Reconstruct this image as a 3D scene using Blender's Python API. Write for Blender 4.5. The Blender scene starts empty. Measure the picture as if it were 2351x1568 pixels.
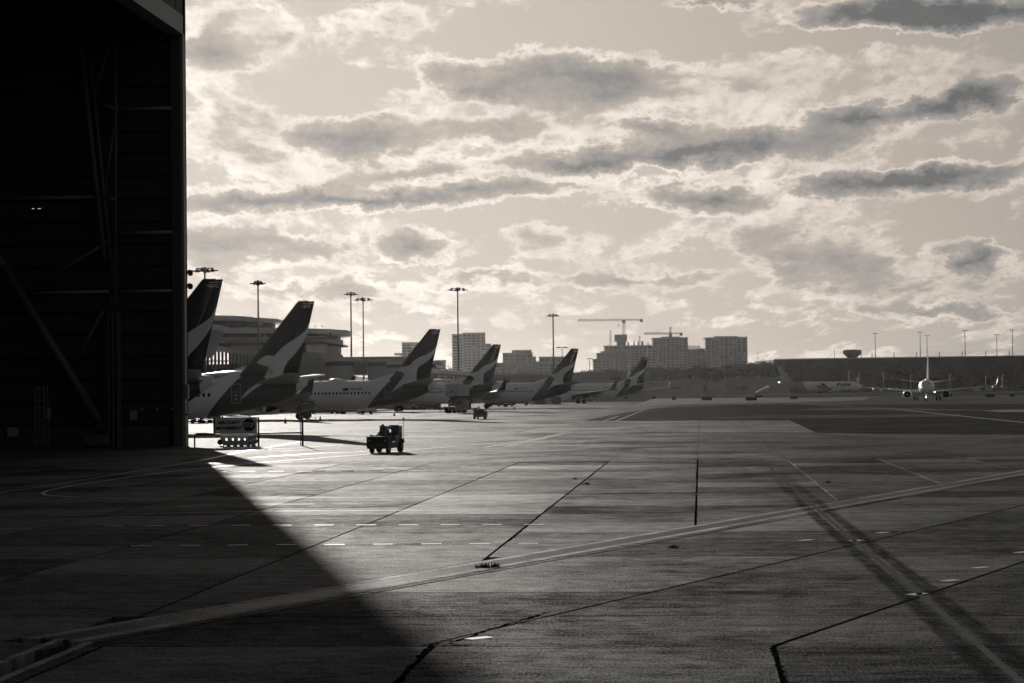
import bpy, bmesh, math, random
from mathutils import Vector, Matrix
R = math.radians
random.seed(7)
scene = bpy.context.scene
COL = scene.collection

# ------------------------------------------------------------------ camera, sky, sun, exposure
CAM_H = 3.7
FPX = 4925.8                      # focal length in pixels of a 2350 x 1568 picture
ROLL = math.atan(0.011)
PITCH = math.atan(113.1 / FPX)
_r0 = Vector((1, 0, 0)); _u0 = Vector((0, -math.sin(PITCH), math.cos(PITCH))); FWD = Vector((0, math.cos(PITCH), math.sin(PITCH)))
RIGHT = _r0 * math.cos(ROLL) - _u0 * math.sin(ROLL)
UP = _r0 * math.sin(ROLL) + _u0 * math.cos(ROLL)
cam = bpy.data.cameras.new('camera'); camo = bpy.data.objects.new('camera', cam); COL.objects.link(camo)
cam.sensor_width = 36; cam.lens = FPX / 2350 * 36; cam.clip_start = 0.5; cam.clip_end = 30000
M = Matrix((RIGHT, UP, -FWD)).transposed().to_4x4(); M.translation = Vector((0, 0, CAM_H))
camo.matrix_world = M
scene.camera = camo

HAZE = 1.05e-5
SUN_AZ, SUN_EL = -10.3, 12.6       # degrees: azimuth from +Y towards +X, elevation
sv = Vector((math.sin(R(SUN_AZ)) * math.cos(R(SUN_EL)), math.cos(R(SUN_AZ)) * math.cos(R(SUN_EL)), math.sin(R(SUN_EL))))
sun = bpy.data.lights.new('sun', 'SUN'); sun.energy = 5.0; sun.angle = R(0.6); sun.color = (1, .955, .9)
suno = bpy.data.objects.new('sun', sun); COL.objects.link(suno)
suno.rotation_euler = (-sv).to_track_quat('-Z', 'Y').to_euler(); suno.location = (0, 0, 60)

scene.view_settings.view_transform = 'Standard'; scene.view_settings.look = 'None'
scene.view_settings.exposure = 0; scene.view_settings.gamma = 1; scene.view_settings.use_curve_mapping = False
scene.cycles.volume_bounces = 0; scene.cycles.max_bounces = 5; scene.cycles.diffuse_bounces = 2; scene.cycles.glossy_bounces = 2
scene.cycles.volume_step_rate = 4; scene.cycles.transparent_max_bounces = 8

def ray(x, y):
    return RIGHT * (x - 1175) - UP * (y - 784) + FWD * FPX
def GD(x, y, z=0.0):
    d = ray(x, y); t = (z - CAM_H) / d.z
    return Vector((d.x * t, d.y * t, z))
def AT(x, y, Y):
    d = ray(x, y); t = Y / d.y
    return Vector((d.x * t, Y, CAM_H + d.z * t))
def azel(x, y):
    d = ray(x, y).normalized()
    return math.atan2(d.x, d.y), math.asin(d.z)

class NT:
    """tiny node builder"""
    def __init__(s, tree): s.t = tree; s.n = tree.nodes; s.l = tree.links
    def new(s, typ, **kw):
        n = s.n.new(typ)
        for k, v in kw.items():
            if k == 'ins':
                for i, val in v.items():
                    if hasattr(val, 'is_output') or isinstance(val, bpy.types.NodeSocket): s.l.new(val, n.inputs[i])
                    else: n.inputs[i].default_value = val
            else: setattr(n, k, v)
        return n
    def math(s, op, a, b=0.0, c=0.0, clamp=False):
        n = s.new('ShaderNodeMath', operation=op, use_clamp=clamp, ins={0: a, 1: b, 2: c}); return n.outputs[0]
    def ramp(s, fac, stops):
        n = s.new('ShaderNodeValToRGB', ins={0: fac}); cr = n.color_ramp
        while len(cr.elements) < len(stops): cr.elements.new(0.5)
        for e, (p, c) in zip(cr.elements, stops):
            e.position = p; e.color = (c, c, c, 1) if not isinstance(c, tuple) else (*c, 1)
        return n.outputs[0]
    def noise(s, vec, scale, detail=4, rough=.5, dist=0.0):
        n = s.new('ShaderNodeTexNoise', ins={'Vector': vec, 'Scale': scale, 'Detail': detail, 'Roughness': rough, 'Distortion': dist}); return n

# sky: Nishita luminance, flattened, under a backlit broken cloud layer
world = bpy.data.worlds.new('World'); scene.world = world; world.use_nodes = True
w = NT(world.node_tree); w.n.clear()
SKY = dict(gain=.70, x0=1.35, p=.98)
sky = w.new('ShaderNodeTexSky', sky_type='NISHITA', sun_disc=False, sun_elevation=R(SUN_EL), sun_rotation=R(SUN_AZ), air_density=1.0, dust_density=2.2, ozone_density=1.0)
bw = w.new('ShaderNodeRGBToBW', ins={0: sky.outputs[0]}).outputs[0]
xx = w.math('POWER', w.math('MULTIPLY', bw, .1 / SKY['x0']), SKY['p'])
lum = w.math('MULTIPLY', w.math('SUBTRACT', 1.0, w.math('EXPONENT', w.math('MULTIPLY', xx, -1.0))), SKY['gain'])
tc = w.new('ShaderNodeTexCoord').outputs['Generated']
sp = w.new('ShaderNodeSeparateXYZ', ins={0: tc})
az = w.math('ARCTAN2', sp.outputs[0], sp.outputs[1]); el = w.math('ARCSINE', sp.outputs[2])
V = w.new('ShaderNodeCombineXYZ', ins={0: az, 1: el, 2: 0.0}).outputs[0]
elp = w.math('MAXIMUM', el, 0.0)
wv = w.math('DIVIDE', 1.0, w.math('ADD', elp, .085))
azw = w.math('MULTIPLY', az, w.math('MULTIPLY', wv, 3.6))
P = w.new('ShaderNodeCombineXYZ', ins={0: azw, 1: w.math('MULTIPLY', wv, 1.0), 2: 0.0}).outputs[0]
n1 = w.noise(P, 1.25, 11, .63, .25).outputs[0]
# warp for the large shapes
nw = w.noise(w.new('ShaderNodeMapping', ins={0: V, 3: (1, 1.7, 1)}).outputs[0], 26, 7, .62).outputs[1]
wo = w.new('ShaderNodeVectorMath', operation='SUBTRACT', ins={0: nw, 1: (.5, .5, .5)}).outputs[0]
ws = w.new('ShaderNodeVectorMath', operation='MULTIPLY', ins={0: wo, 1: (.060, .019, 0)}).outputs[0]
nw2 = w.noise(w.new('ShaderNodeMapping', ins={0: V, 3: (1, 1.5, 1)}).outputs[0], 115, 8, .68).outputs[1]
ws2 = w.new('ShaderNodeVectorMath', operation='MULTIPLY', ins={0: w.new('ShaderNodeVectorMath', operation='SUBTRACT', ins={0: nw2, 1: (.5, .5, .5)}).outputs[0], 1: (.020, .012, 0)}).outputs[0]
VW = w.new('ShaderNodeVectorMath', operation='ADD', ins={0: w.new('ShaderNodeVectorMath', operation='ADD', ins={0: V, 1: ws}).outputs[0], 1: ws2}).outputs[0]
BLOBS = [  # x, y, half width, half height, tilt deg, strength (thick > 0, clear < 0)
 (1300,178,300,75,-3,.62),(1120,205,200,48,-12,.38),(860,452,470,30,2,.74),(520,455,160,34,0,.35),(1590,348,420,40,3,.74),(1350,372,170,26,0,.3),(2090,415,290,36,2,.85),
 (1610,452,200,36,-2,.55),(2150,34,290,40,-2,1.25),(1640,10,130,18,0,.5),(2220,232,130,40,14,.8),(2000,268,170,30,2,.55),(850,318,150,56,0,.50),(740,330,80,40,0,.3),
 (500,560,160,70,-4,.50),(490,125,100,58,0,.36),(960,566,90,44,0,.45),(1130,292,120,38,0,.36),(1540,296,120,24,0,.5),(1900,600,250,80,-16,.36),
 (2250,590,100,34,-5,.60),(700,660,220,34,-2,.40),(1120,640,170,26,0,.34),(1450,640,200,22,0,.3),(2150,715,210,26,-3,.42),(720,560,150,34,0,.34),(930,395,170,24,8,.4),
 (480,40,120,60,0,.2),(480,250,90,90,0,.2),(620,390,200,40,0,.16),(600,100,190,110,8,.2),(880,40,190,45,8,.2),(560,330,150,120,0,.18),(1650,190,280,90,4,.14),(1000,290,340,90,0,.14),(1350,560,900,30,0,.10),(1860,620,90,80,-30,.16),
 (1950,330,330,150,8,.12),(2000,150,260,60,10,.13),(1900,900,900,90,0,.08),(1450,290,300,80,0,.15),(1300,420,300,20,0,.12),
 (1350,70,420,75,-3,-.34),(760,215,200,62,0,-.30),(1240,500,260,26,0,-.22),(1560,590,170,22,0,-.12),(1930,95,320,26,-3,-.22),(2230,520,180,40,0,-.24),(1480,780,900,40,0,-.10),(2150,490,160,22,0,-.2),(1010,110,170,40,0,-.2)]
tot = w.math('MULTIPLY', w.math('SUBTRACT', n1, .5), 1.15)
for (bx, by, bwid, bh, rot, st) in BLOBS:
    a, e = azel(bx, by)
    mp = w.new('ShaderNodeMapping', vector_type='TEXTURE', ins={0: VW, 1: (a, e, 0), 2: (0, 0, R(rot)), 3: (bwid * 1.25 / FPX, bh * 1.25 / FPX, 1)})
    g = w.new('ShaderNodeTexGradient', gradient_type='QUADRATIC_SPHERE', ins={0: mp.outputs[0]}).outputs[1]
    g = w.math('POWER', g, .62)
    tot = w.math('MULTIPLY_ADD', g, st * (1.42 if st > .25 else 1.1), tot)
n2 = w.noise(w.new('ShaderNodeMapping', ins={0: V, 3: (1, 1.5, 1)}).outputs[0], 85, 10, .7, .5).outputs[0]
tot = w.math('MULTIPLY_ADD', w.math('SUBTRACT', n2, .5), .30, tot)
t = w.math('ADD', w.math('MULTIPLY', tot, .62), .40)
n3 = w.noise(w.new('ShaderNodeMapping', ins={0: V, 1: (3.1, 1.7, 0), 3: (1, 1.6, 1)}).outputs[0], 34, 9, .6, .4).outputs[0]
nl = w.noise(w.new('ShaderNodeMapping', ins={0: V, 1: (7.1, 2.7, 0), 3: (1, 1.8, 1)}).outputs[0], 13, 3, .5, .2).outputs[0]
ns = w.noise(w.new('ShaderNodeMapping', ins={0: V, 1: (1.1, 5.7, 0), 3: (1, 5.0, 1)}).outputs[0], 20, 6, .6, .5).outputs[0]
t = w.math('ADD', t, w.math('MULTIPLY', w.math('SUBTRACT', ns, .5), .22))
c0 = w.math('MULTIPLY_ADD', nl, .08, .335)
cover = w.new('ShaderNodeMapRange', interpolation_type='SMOOTHSTEP', ins={0: t, 1: c0, 2: w.math('ADD', c0, w.math('MULTIPLY', ns, .22)), 3: 0.0, 4: 1.0}).outputs[0]
edge = w.math('MULTIPLY_ADD', w.math('SUBTRACT', n3, .5), .40, t)
thick = w.new('ShaderNodeMapRange', interpolation_type='SMOOTHSTEP', ins={0: edge, 1: .45, 2: w.math('MULTIPLY_ADD', nl, .22, .49), 3: 0.0, 4: 1.0}).outputs[0]
lit = w.math('ADD', w.math('MULTIPLY', w.math('SUBTRACT', n2, .5), .9), w.math('MULTIPLY_ADD', w.math('SUBTRACT', nl, .5), .9, 1.27))
deep = w.new('ShaderNodeMapRange', ins={0: edge, 1: .54, 2: .95, 3: .76, 4: .30}).outputs[0]
deep = w.math('MULTIPLY', deep, w.math('MULTIPLY_ADD', w.math('SUBTRACT', n2, .5), .45, 1.0))
a1 = w.new('ShaderNodeMix', data_type='FLOAT', ins={0: cover, 2: .85, 3: lit}).outputs[0]
modf = w.new('ShaderNodeMix', data_type='FLOAT', ins={0: thick, 2: a1, 3: deep}).outputs[0]
# thick cloud is greyer away from the sun
val = w.math('MULTIPLY', lum, modf)
# below the horizon: pale grey ground haze
below = w.new('ShaderNodeMapRange', ins={0: el, 1: -.03, 2: 0.0, 3: .25, 4: 1.0}).outputs[0]
val = w.math('MULTIPLY', val, below)
tint = w.ramp(val, [(0, (1, 1, 1)), (.18, (1, 1, 1)), (.45, (1.06, .92, .80)), (.9, (1.02, .93, .84))])
colr = w.new('ShaderNodeVectorMath', operation='SCALE', ins={0: tint, 'Scale': val})
bg = w.new('ShaderNodeBackground', ins={0: colr.outputs[0], 1: 1.0})
w.new('ShaderNodeOutputWorld', ins={0: bg.outputs[0]})

# ------------------------------------------------------------------ materials
_m = {}
def mat(name, c, rough=.6, spec=.4, metal=0.0, var=0.0, scale=1.0, bump=0.0, bscale=20.0, stretch=None, coat=0.0, emit=0.0, objvar=0.0, alpha=None):
    if name in _m: return _m[name]
    m = bpy.data.materials.new(name); m.use_nodes = True; n = NT(m.node_tree); b = n.n['Principled BSDF']
    if not isinstance(c, tuple): c = (c, c, c)
    b.inputs['Base Color'].default_value = (*c, 1); b.inputs['Roughness'].default_value = rough
    b.inputs['Specular IOR Level'].default_value = spec; b.inputs['Metallic'].default_value = metal
    b.inputs['Coat Weight'].default_value = coat
    if var or objvar:
        f = None
        if var:
            pos = n.new('ShaderNodeNewGeometry').outputs['Position'] if stretch == 'W' else n.new('ShaderNodeTexCoord').outputs['Object']
            v1 = n.noise(pos, scale, 6, .6).outputs[0]
            f = n.math('MULTIPLY_ADD', n.math('SUBTRACT', v1, .5), 2.2 * var, 1.0)
        if objvar:
            r = n.new('ShaderNodeObjectInfo').outputs['Random']
            g = n.math('MULTIPLY_ADD', n.math('SUBTRACT', r, .5), 2 * objvar, 1.0)
            f = n.math('MULTIPLY', f, g) if f is not None else g
        s = n.new('ShaderNodeVectorMath', operation='SCALE', ins={0: c, 'Scale': f})
        n.l.new(s.outputs[0], b.inputs['Base Color'])
    if bump:
        pos = n.new('ShaderNodeTexCoord').outputs['Object']
        bn = n.noise(pos, bscale, 3, .6).outputs[0]
        bp = n.new('ShaderNodeBump', ins={'Strength': bump, 'Distance': .02, 'Height': bn})
        n.l.new(bp.outputs[0], b.inputs['Normal'])
    if emit:
        b.inputs['Emission Color'].default_value = (1, .97, .9, 1); b.inputs['Emission Strength'].default_value = emit
    _m[name] = m
    return m

PHI = R(5.0)                       # the slab grid and the hangar front run 5 degrees right of straight ahead
CP, SP = math.cos(PHI), math.sin(PHI)
def grid(p, q): return Vector((p * CP + q * SP, -p * SP + q * CP))
def ungrid(v): return (v.x * CP - v.y * SP, v.x * SP + v.y * CP)

def concrete(name, base, joints=False, streak=1.0, objvar=.36, rough=.70, spec=.13):
    m = bpy.data.materials.new(name); m.use_nodes = True; n = NT(m.node_tree); b = n.n['Principled BSDF']
    pos = n.new('ShaderNodeNewGeometry').outputs['Position']
    rot = n.new('ShaderNodeMapping', ins={0: pos, 2: (0, 0, PHI)}).outputs[0]
    st = n.noise(n.new('ShaderNodeMapping', ins={0: rot, 3: (.5, 4.2, 1)}).outputs[0], 1.0, 10, .78).outputs[0]
    st2 = n.noise(n.new('ShaderNodeMapping', ins={0: rot, 3: (2.4, 15, 1)}).outputs[0], 1.0, 7, .8).outputs[0]
    big = n.noise(rot, .13, 6, .62, .8).outputs[0]
    mid_ = n.noise(rot, 1.7, 7, .72, .4).outputs[0]
    fine = n.noise(n.new('ShaderNodeMapping', ins={0: rot, 3: (24, 7, 1)}).outputs[0], 1.0, 5, .8).outputs[0]
    rnd = n.new('ShaderNodeObjectInfo').outputs['Random']
    ctr = lambda q_, a_: n.math('MULTIPLY', n.math('SUBTRACT', q_, .5), a_)
    f = n.math('ADD', 1.0, ctr(st, 2.2 * streak))
    for q_, a_ in ((st2, 1.2 * streak), (big, 1.6), (mid_, 1.8), (fine, 3.6)): f = n.math('ADD', f, ctr(q_, a_))
    f = n.math('MULTIPLY', f, n.math('ADD', 1.0, ctr(rnd, 2 * objvar)))
    # small dark stains (oil, patched spots)
    vo = n.new('ShaderNodeTexVoronoi', ins={'Vector': n.new('ShaderNodeMapping', ins={0: rot, 3: (.11, .12, 1)}).outputs[0], 'Scale': 1.0})
    sp_ = n.new('ShaderNodeMapRange', ins={0: n.math('ADD', vo.outputs['Distance'], ctr(mid_, .25)), 1: .03, 2: .16, 3: .6, 4: 1.0}).outputs[0]
    f = n.math('MULTIPLY', f, sp_)
    if joints:
        s = n.new('ShaderNodeSeparateXYZ', ins={0: rot})
        jx = n.math('PINGPONG', n.math('ADD', s.outputs[0], JOFF), 2.3)
        jx = n.math('LESS_THAN', jx, .03)
        f = n.math('MULTIPLY', f, n.math('MULTIPLY_ADD', jx, -.75, 1.0))
    f = n.math('MAXIMUM', f, .12)
    col = n.new('ShaderNodeVectorMath', operation='SCALE', ins={0: (base, base * .99, base * .97), 'Scale': f})
    n.l.new(col.outputs[0], b.inputs['Base Color'])
    rr = n.math('ADD', rough, n.math('ADD', ctr(st, .3), ctr(big, .25)), clamp=True)
    b.inputs['Specular IOR Level'].default_value = 0
    gl = n.new('ShaderNodeBsdfAnisotropic', distribution='BECKMANN', ins={'Color': (.98, .97, .95, 1), 'Roughness': rr})
    lw = n.new('ShaderNodeLayerWeight', ins={0: .5}).outputs['Facing']        # worn dusty paving: sheen only towards grazing view
    kk = n.math('ADD', n.math('ADD', 1.0, ctr(rnd, 2.3 * objvar)), n.math('ADD', n.math('ADD', ctr(st, 3.6), ctr(st2, 1.6)), n.math('ADD', ctr(fine, 5.5), n.math('ADD', ctr(mid_, 2.6), ctr(big, 2.2)))))
    k = n.math('MULTIPLY', n.math('POWER', lw, 11.0), n.math('MULTIPLY', n.math('MULTIPLY', spec, sp_), n.math('MAXIMUM', kk, .1)), clamp=True)
    v2 = n.new('ShaderNodeTexVoronoi', ins={'Vector': rot, 'Scale': 9.0})
    cr_ = n.new('ShaderNodeSeparateColor', ins={0: v2.outputs['Color']}).outputs[0]
    gl_ = n.math('MULTIPLY', n.math('LESS_THAN', v2.outputs['Distance'], .10), n.math('GREATER_THAN', cr_, .90))
    k = n.math('MAXIMUM', k, n.math('MULTIPLY', gl_, .28))
    mx = n.new('ShaderNodeMixShader', ins={0: k, 1: b.outputs[0], 2: gl.outputs[0]})
    n.l.new(mx.outputs[0], n.n['Material Output'].inputs[0])
    h = n.math('ADD', n.math('MULTIPLY', st2, .6), n.math('MULTIPLY', fine, 1.3))
    bp = n.new('ShaderNodeBump', ins={'Strength': .6, 'Distance': .012, 'Height': h})
    n.l.new(bp.outputs[0], b.inputs['Normal']); n.l.new(bp.outputs[0], gl.inputs['Normal'])
    _m[name] = m
    return m

# ------------------------------------------------------------------ mesh helpers
def tag(o, label=None, cat=None, group=None, kind=None):
    if label: o['label'] = label
    if cat: o['category'] = cat
    if group: o['group'] = group
    if kind: o['kind'] = kind
    return o
def empty(name, loc=(0, 0, 0), rz=0.0, parent=None):
    o = bpy.data.objects.new(name, None); COL.objects.link(o); o.location = loc; o.rotation_euler = (0, 0, rz); o.empty_display_size = .5
    if parent: o.parent = parent
    return o
def link(name, me, parent=None, loc=(0, 0, 0), rot=(0, 0, 0), scale=(1, 1, 1)):
    o = bpy.data.objects.new(name, me); COL.objects.link(o); o.location = loc; o.rotation_euler = rot; o.scale = scale
    if parent: o.parent = parent
    return o
def copy_tree(o, parent=None):
    c = o.copy(); COL.objects.link(c); c.parent = parent
    for ch in list(o.children): copy_tree(ch, c)
    return c

class MB:
    def __init__(s): s.v = []; s.f = []; s.mi = []; s.sm = []
    def add(s, vs, fs, mi=0, smooth=False):
        k = len(s.v); s.v += [tuple(v) for v in vs]; s.f += [tuple(i + k for i in f) for f in fs]
        s.mi += [mi] * len(fs); s.sm += [smooth] * len(fs); return s
    def box(s, c, d, rz=0.0, mi=0, taper=1.0, rot=None):
        hx, hy, hz = d[0] / 2, d[1] / 2, d[2] / 2; vs = []
        for z in (-1, 1):
            t = taper if z > 0 else 1
            for x, y in ((-1, -1), (1, -1), (1, 1), (-1, 1)):
                p = Vector((x * hx * t, y * hy * t, z * hz))
                if rot is not None: p = rot @ p
                elif rz: p = Vector((p.x * math.cos(rz) - p.y * math.sin(rz), p.x * math.sin(rz) + p.y * math.cos(rz), p.z))
                vs.append((p.x + c[0], p.y + c[1], p.z + c[2]))
        return s.add(vs, [(0, 3, 2, 1), (4, 5, 6, 7), (0, 1, 5, 4), (1, 2, 6, 5), (2, 3, 7, 6), (3, 0, 4, 7)], mi)
    def prism(s, poly, z0, z1, mi=0, bottom=True):
        n = len(poly); a = sum(poly[i][0] * poly[(i + 1) % n][1] - poly[(i + 1) % n][0] * poly[i][1] for i in range(n))
        if a < 0: poly = poly[::-1]
        vs = [(p[0], p[1], z0) for p in poly] + [(p[0], p[1], z1) for p in poly]
        fs = [tuple(range(n, 2 * n))] + [(i, (i + 1) % n, n + (i + 1) % n, n + i) for i in range(n)]
        if bottom: fs.append(tuple(range(n - 1, -1, -1)))
        return s.add(vs, fs, mi)
    def tube(s, p0, p1, r, r2=None, seg=8, mi=0, caps=True, smooth=True):
        p0 = Vector(p0); p1 = Vector(p1); r2 = r if r2 is None else r2
        d = (p1 - p0).normalized(); a = d.orthogonal().normalized(); b = d.cross(a); vs = []
        for p, rr in ((p0, r), (p1, r2)):
            for i in range(seg):
                t = 2 * math.pi * i / seg; vs.append(p + (a * math.cos(t) + b * math.sin(t)) * rr)
        fs = [(i, (i + 1) % seg, seg + (i + 1) % seg, seg + i) for i in range(seg)]
        s.add(vs, fs, mi, smooth)
        if caps: s.add(vs, [tuple(range(seg - 1, -1, -1)), tuple(range(seg, 2 * seg))], mi)
        return s
    def path(s, pts, r, seg=8, mi=0):
        for a, b in zip(pts, pts[1:]): s.tube(a, b, r, seg=seg, mi=mi)
        return s
    def bar(s, p0, p1, w_, h_, mi=0):
        p0 = Vector(p0); p1 = Vector(p1); d = p1 - p0
        rot = d.to_track_quat('Y', 'Z').to_matrix()
        return s.box((p0 + p1) / 2, (w_, d.length, h_), rot=rot, mi=mi)
    def loft(s, rings, mi=0, smooth=True, cap0=True, cap1=True, closed=True):
        n = len(rings[0]); vs = [v for r in rings for v in r]; fs = []
        for k in range(len(rings) - 1):
            for i in range(n if closed else n - 1):
                j = (i + 1) % n; fs.append((k * n + i, k * n + j, (k + 1) * n + j, (k + 1) * n + i))
        s.add(vs, fs, mi, smooth)
        if cap0: s.add(rings[0], [tuple(range(n - 1, -1, -1))], mi)
        if cap1: s.add(rings[-1], [tuple(range(n))], mi)
        return s
    def lathe(s, prof, o=(0, 0, 0), axis='z', seg=20, mi=0, smooth=True, caps=True):
        rings = []
        for (a, r) in prof:
            ring = []
            for i in range(seg):
                t = 2 * math.pi * i / seg; c_, s_ = r * math.cos(t), r * math.sin(t)
                ring.append((o[0] + a, o[1] + c_, o[2] + s_) if axis == 'x' else (o[0] + c_, o[1] + a, o[2] + s_) if axis == 'y' else (o[0] + c_, o[1] + s_, o[2] + a))
            rings.append(ring)
        return s.loft(rings, mi, smooth, caps, caps)
    def mesh(s, name, mats, fix=True):
        me = bpy.data.meshes.new(name); me.from_pydata(s.v, [], s.f)
        if not isinstance(mats, (list, tuple)): mats = [mats]
        for m_ in mats: me.materials.append(m_)
        me.polygons.foreach_set('material_index', s.mi); me.polygons.foreach_set('use_smooth', s.sm)
        if fix:
            bm = bmesh.new(); bm.from_mesh(me)
            if len(s.v) < 60000: bmesh.ops.remove_doubles(bm, verts=bm.verts, dist=1e-4)
            bmesh.ops.recalc_face_normals(bm, faces=bm.faces); bm.to_mesh(me); bm.free()
        me.update(); return me
    def build(s, name, mats, parent=None, loc=(0, 0, 0), rot=(0, 0, 0), fix=True):
        return link(name, s.mesh(name, mats, fix), parent, loc, rot)

def text_mesh(txt, size, depth=.004, bold=False, align='CENTER', squash=1.0, shear=0.0):
    cu = bpy.data.curves.new('lettering', 'FONT'); cu.body = txt; cu.size = size; cu.extrude = depth; cu.align_x = align; cu.align_y = 'CENTER'; cu.shear = shear
    if bold: cu.offset = size * (.018 if bold is True else bold)
    cu.resolution_u = 3
    o = bpy.data.objects.new('lettering', cu); COL.objects.link(o)
    dg = bpy.context.evaluated_depsgraph_get(); me = bpy.data.meshes.new_from_object(o.evaluated_get(dg))
    bpy.data.objects.remove(o); bpy.data.curves.remove(cu)
    if squash != 1.0:
        for v in me.vertices: v.co.x *= squash
    return me
def text_on_wall(txt, size, m_, parent, loc, rz=0.0, bold=False, depth=.006, squash=1.0, name='lettering', shear=0.0):
    me = text_mesh(txt, size, depth, bold, squash=squash, shear=shear); me.materials.clear(); me.materials.append(m_)
    return link(name, me, parent, loc, (R(90), 0, rz))

# ------------------------------------------------------------------ ground
JOFF = 0.0
p_l1, q_l1 = ungrid(GD(1165, 1243)); p_l2, q_l2 = ungrid(GD(1598, 1150))
JOFF = -(p_l2 % 4.6)
SLAB = 4.6; ROWD = 4.15
conc = concrete('apron_concrete', .058)
conc_far = concrete('apron_concrete_far', .075, joints=True, objvar=0)
asph = concrete('taxiway_asphalt', .035, streak=.5, objvar=0, rough=.7, spec=.05)
asph2 = concrete('worn_asphalt', .06, streak=.6, objvar=0, rough=.65, spec=.1)
lightc = concrete('pale_concrete', .17, joints=True, streak=.8, objvar=.05)
grassm = mat('dry_grass', .06, 1, 0, var=.5, scale=.12, stretch='W', bump=.6, bscale=2)
soil = mat('ground_soil', .07, 1, 0, var=.4, scale=.05, stretch='W')
paint = mat('marking_paint', .55, .45, .5, var=.35, scale=6, stretch='W')
paint_old_and_shaded = mat('faded_and_shaded_marking_paint', .30, .5, .4, var=.5, scale=9, stretch='W')  # worn markings, and the shade put into the line by the hangar
rubber = mat('tyre_rubber_marks', .035, .6, .3, var=.3, scale=2, stretch='W')

def sheet(name, pts, z, m_, parent=None, kind='structure', thick=0.0):
    mb = MB()
    if thick: mb.prism([(p[0], p[1]) for p in pts], z - thick, z)
    else: mb.add([(p[0], p[1], z) for p in pts], [tuple(range(len(pts)))])
    o = mb.build(name, m_, parent)
    for pl in o.data.polygons:
        if not thick and pl.normal.z < 0: o.data.flip_normals(); break
    if kind and not parent: o['kind'] = kind
    return o

# everything beyond the apron: one sheet to the horizon
g = sheet('ground', [(-7000, -200), (7000, -200), (7000, 9000), (-7000, 9000)], -.55, soil)

# trapezoid of individually built slabs
YN, YF = 20.0, 112.0
def edge_x(y, sgn): return sgn * (.27 * y + 5.5)
trap = [Vector((edge_x(YN, -1), YN)), Vector((edge_x(YN, 1), YN)), Vector((edge_x(YF, 1), YF)), Vector((edge_x(YF, -1), YF))]
def clip(poly, p, n):
    """keep the side of the line through p where (x-p).n <= 0"""
    out = []
    for i, a in enumerate(poly):
        b = poly[(i + 1) % len(poly)]; da = (a - p).dot(n); db = (b - p).dot(n)
        if da <= 0: out.append(a)
        if (da < 0 < db) or (db < 0 < da): out.append(a + (b - a) * (da / (da - db)))
    return out
def area(poly):
    return abs(sum(poly[i].x * poly[(i + 1) % len(poly)].y - poly[(i + 1) % len(poly)].x * poly[i].y for i in range(len(poly)))) / 2
T0 = Vector(GD(740, 1362)[:2]); T1 = Vector(GD(2350, 1084)[:2])     # centre line of the drain
TD = (T1 - T0).normalized(); TNn = Vector((-TD.y, TD.x))            # normal pointing away from the camera
THALF = .62
ux, uy = Vector((CP, -SP)), Vector((SP, CP))
q0 = ungrid(GD(1775, 1483))[1]
apron = empty('apron'); apron['kind'] = 'structure'
slabs = []
PB, QB = ungrid(GD(168, 1472)); SB = (Vector(GD(168, 1472)[:2]) - T0).dot(TD)
def emit(poly, gapx=.018, cut=True):
    if cut and len(poly) > 2 and min(ungrid(v)[1] for v in poly) < QB + .3:
        for a_, n_ in ((PB - .36, ux), (PB + .36, -ux)):
            pc = clip(poly, grid(a_, 0), n_)
            if a_ > PB or True: emit(pc, cut=False)
        return
    if len(poly) < 3 or area(poly) < .25: return
    c = sum(poly, Vector((0, 0))) / len(poly); slabs.append((poly, c))
import itertools
def cells(region_clips, longs, qrows):
    for (lp, ln), (rp, rn) in longs:
        for qa, qb in qrows:
            poly = [Vector(p) for p in trap]
            for p, n in region_clips: poly = clip(poly, p, n); 
            if len(poly) < 3: continue
            poly = clip(poly, lp, ln); poly = clip(poly, rp, rn) if len(poly) > 2 else []
            if len(poly) > 2: poly = clip(poly, grid(0, qb - .03), uy)
            if len(poly) > 2: poly = clip(poly, grid(0, qa + .03), -uy)
            emit(poly)
rowsA = [(q0 + ROWD * k, q0 + ROWD * (k + 1)) for k in range(-4, 21)]
gridl = []
for k in range(-10, 11):
    pa = p_l2 + SLAB * k; gridl.append(((grid(pa + .035, 0), -ux), (grid(pa + SLAB - .035, 0), ux)))
# A: beyond the drain
cells([(T0 + TNn * THALF, -TNn)], gridl, [r for r in rowsA if r[0] >= q0 - 30])
# B: between the drain and the near cross joint, long joints parallel to the drain
J2 = Vector(GD(1775, 1483)[:2]); J1 = Vector(GD(1004, 1474)[:2]); dj = (J1 - J2).dot(TNn)
bl = []
offs = [(J2 - T0).dot(TNn) + dj * k for k in range(-6, 12)]
for a_, b_ in zip(offs, offs[1:]):
    lo, hi = a_ + .04, min(b_ - .04, -THALF)
    if lo < hi: bl.append(((T0 + TNn * lo, -TNn), (T0 + TNn * hi, TNn)))
cells([(grid(0, q0), -uy)], bl, [r for r in rowsA if r[0] >= q0 - .01])
# C: nearest rows, back on the grid
cl = []
pJ = ungrid(J2)[0]
for k in range(-4, 5):
    pa = pJ + (pJ - ungrid(J1)[0]) * k; wd = pJ - ungrid(J1)[0]
    cl.append(((grid(pa + .04, 0), -ux), (grid(pa + wd - .04, 0), ux)))
cells([(T0 - TNn * THALF, TNn), (grid(0, q0 - .02), uy)], cl, [r for r in rowsA if r[1] <= q0 + .01])
for poly, c in slabs:
    mb = MB(); mb.prism([(p.x - c.x, p.y - c.y) for p in poly], -.3, random.uniform(-.004, .002), bottom=False)
    mb.build('concrete_slab', conc, apron, (c.x, c.y, 0))
print('slabs', len(slabs))
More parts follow.
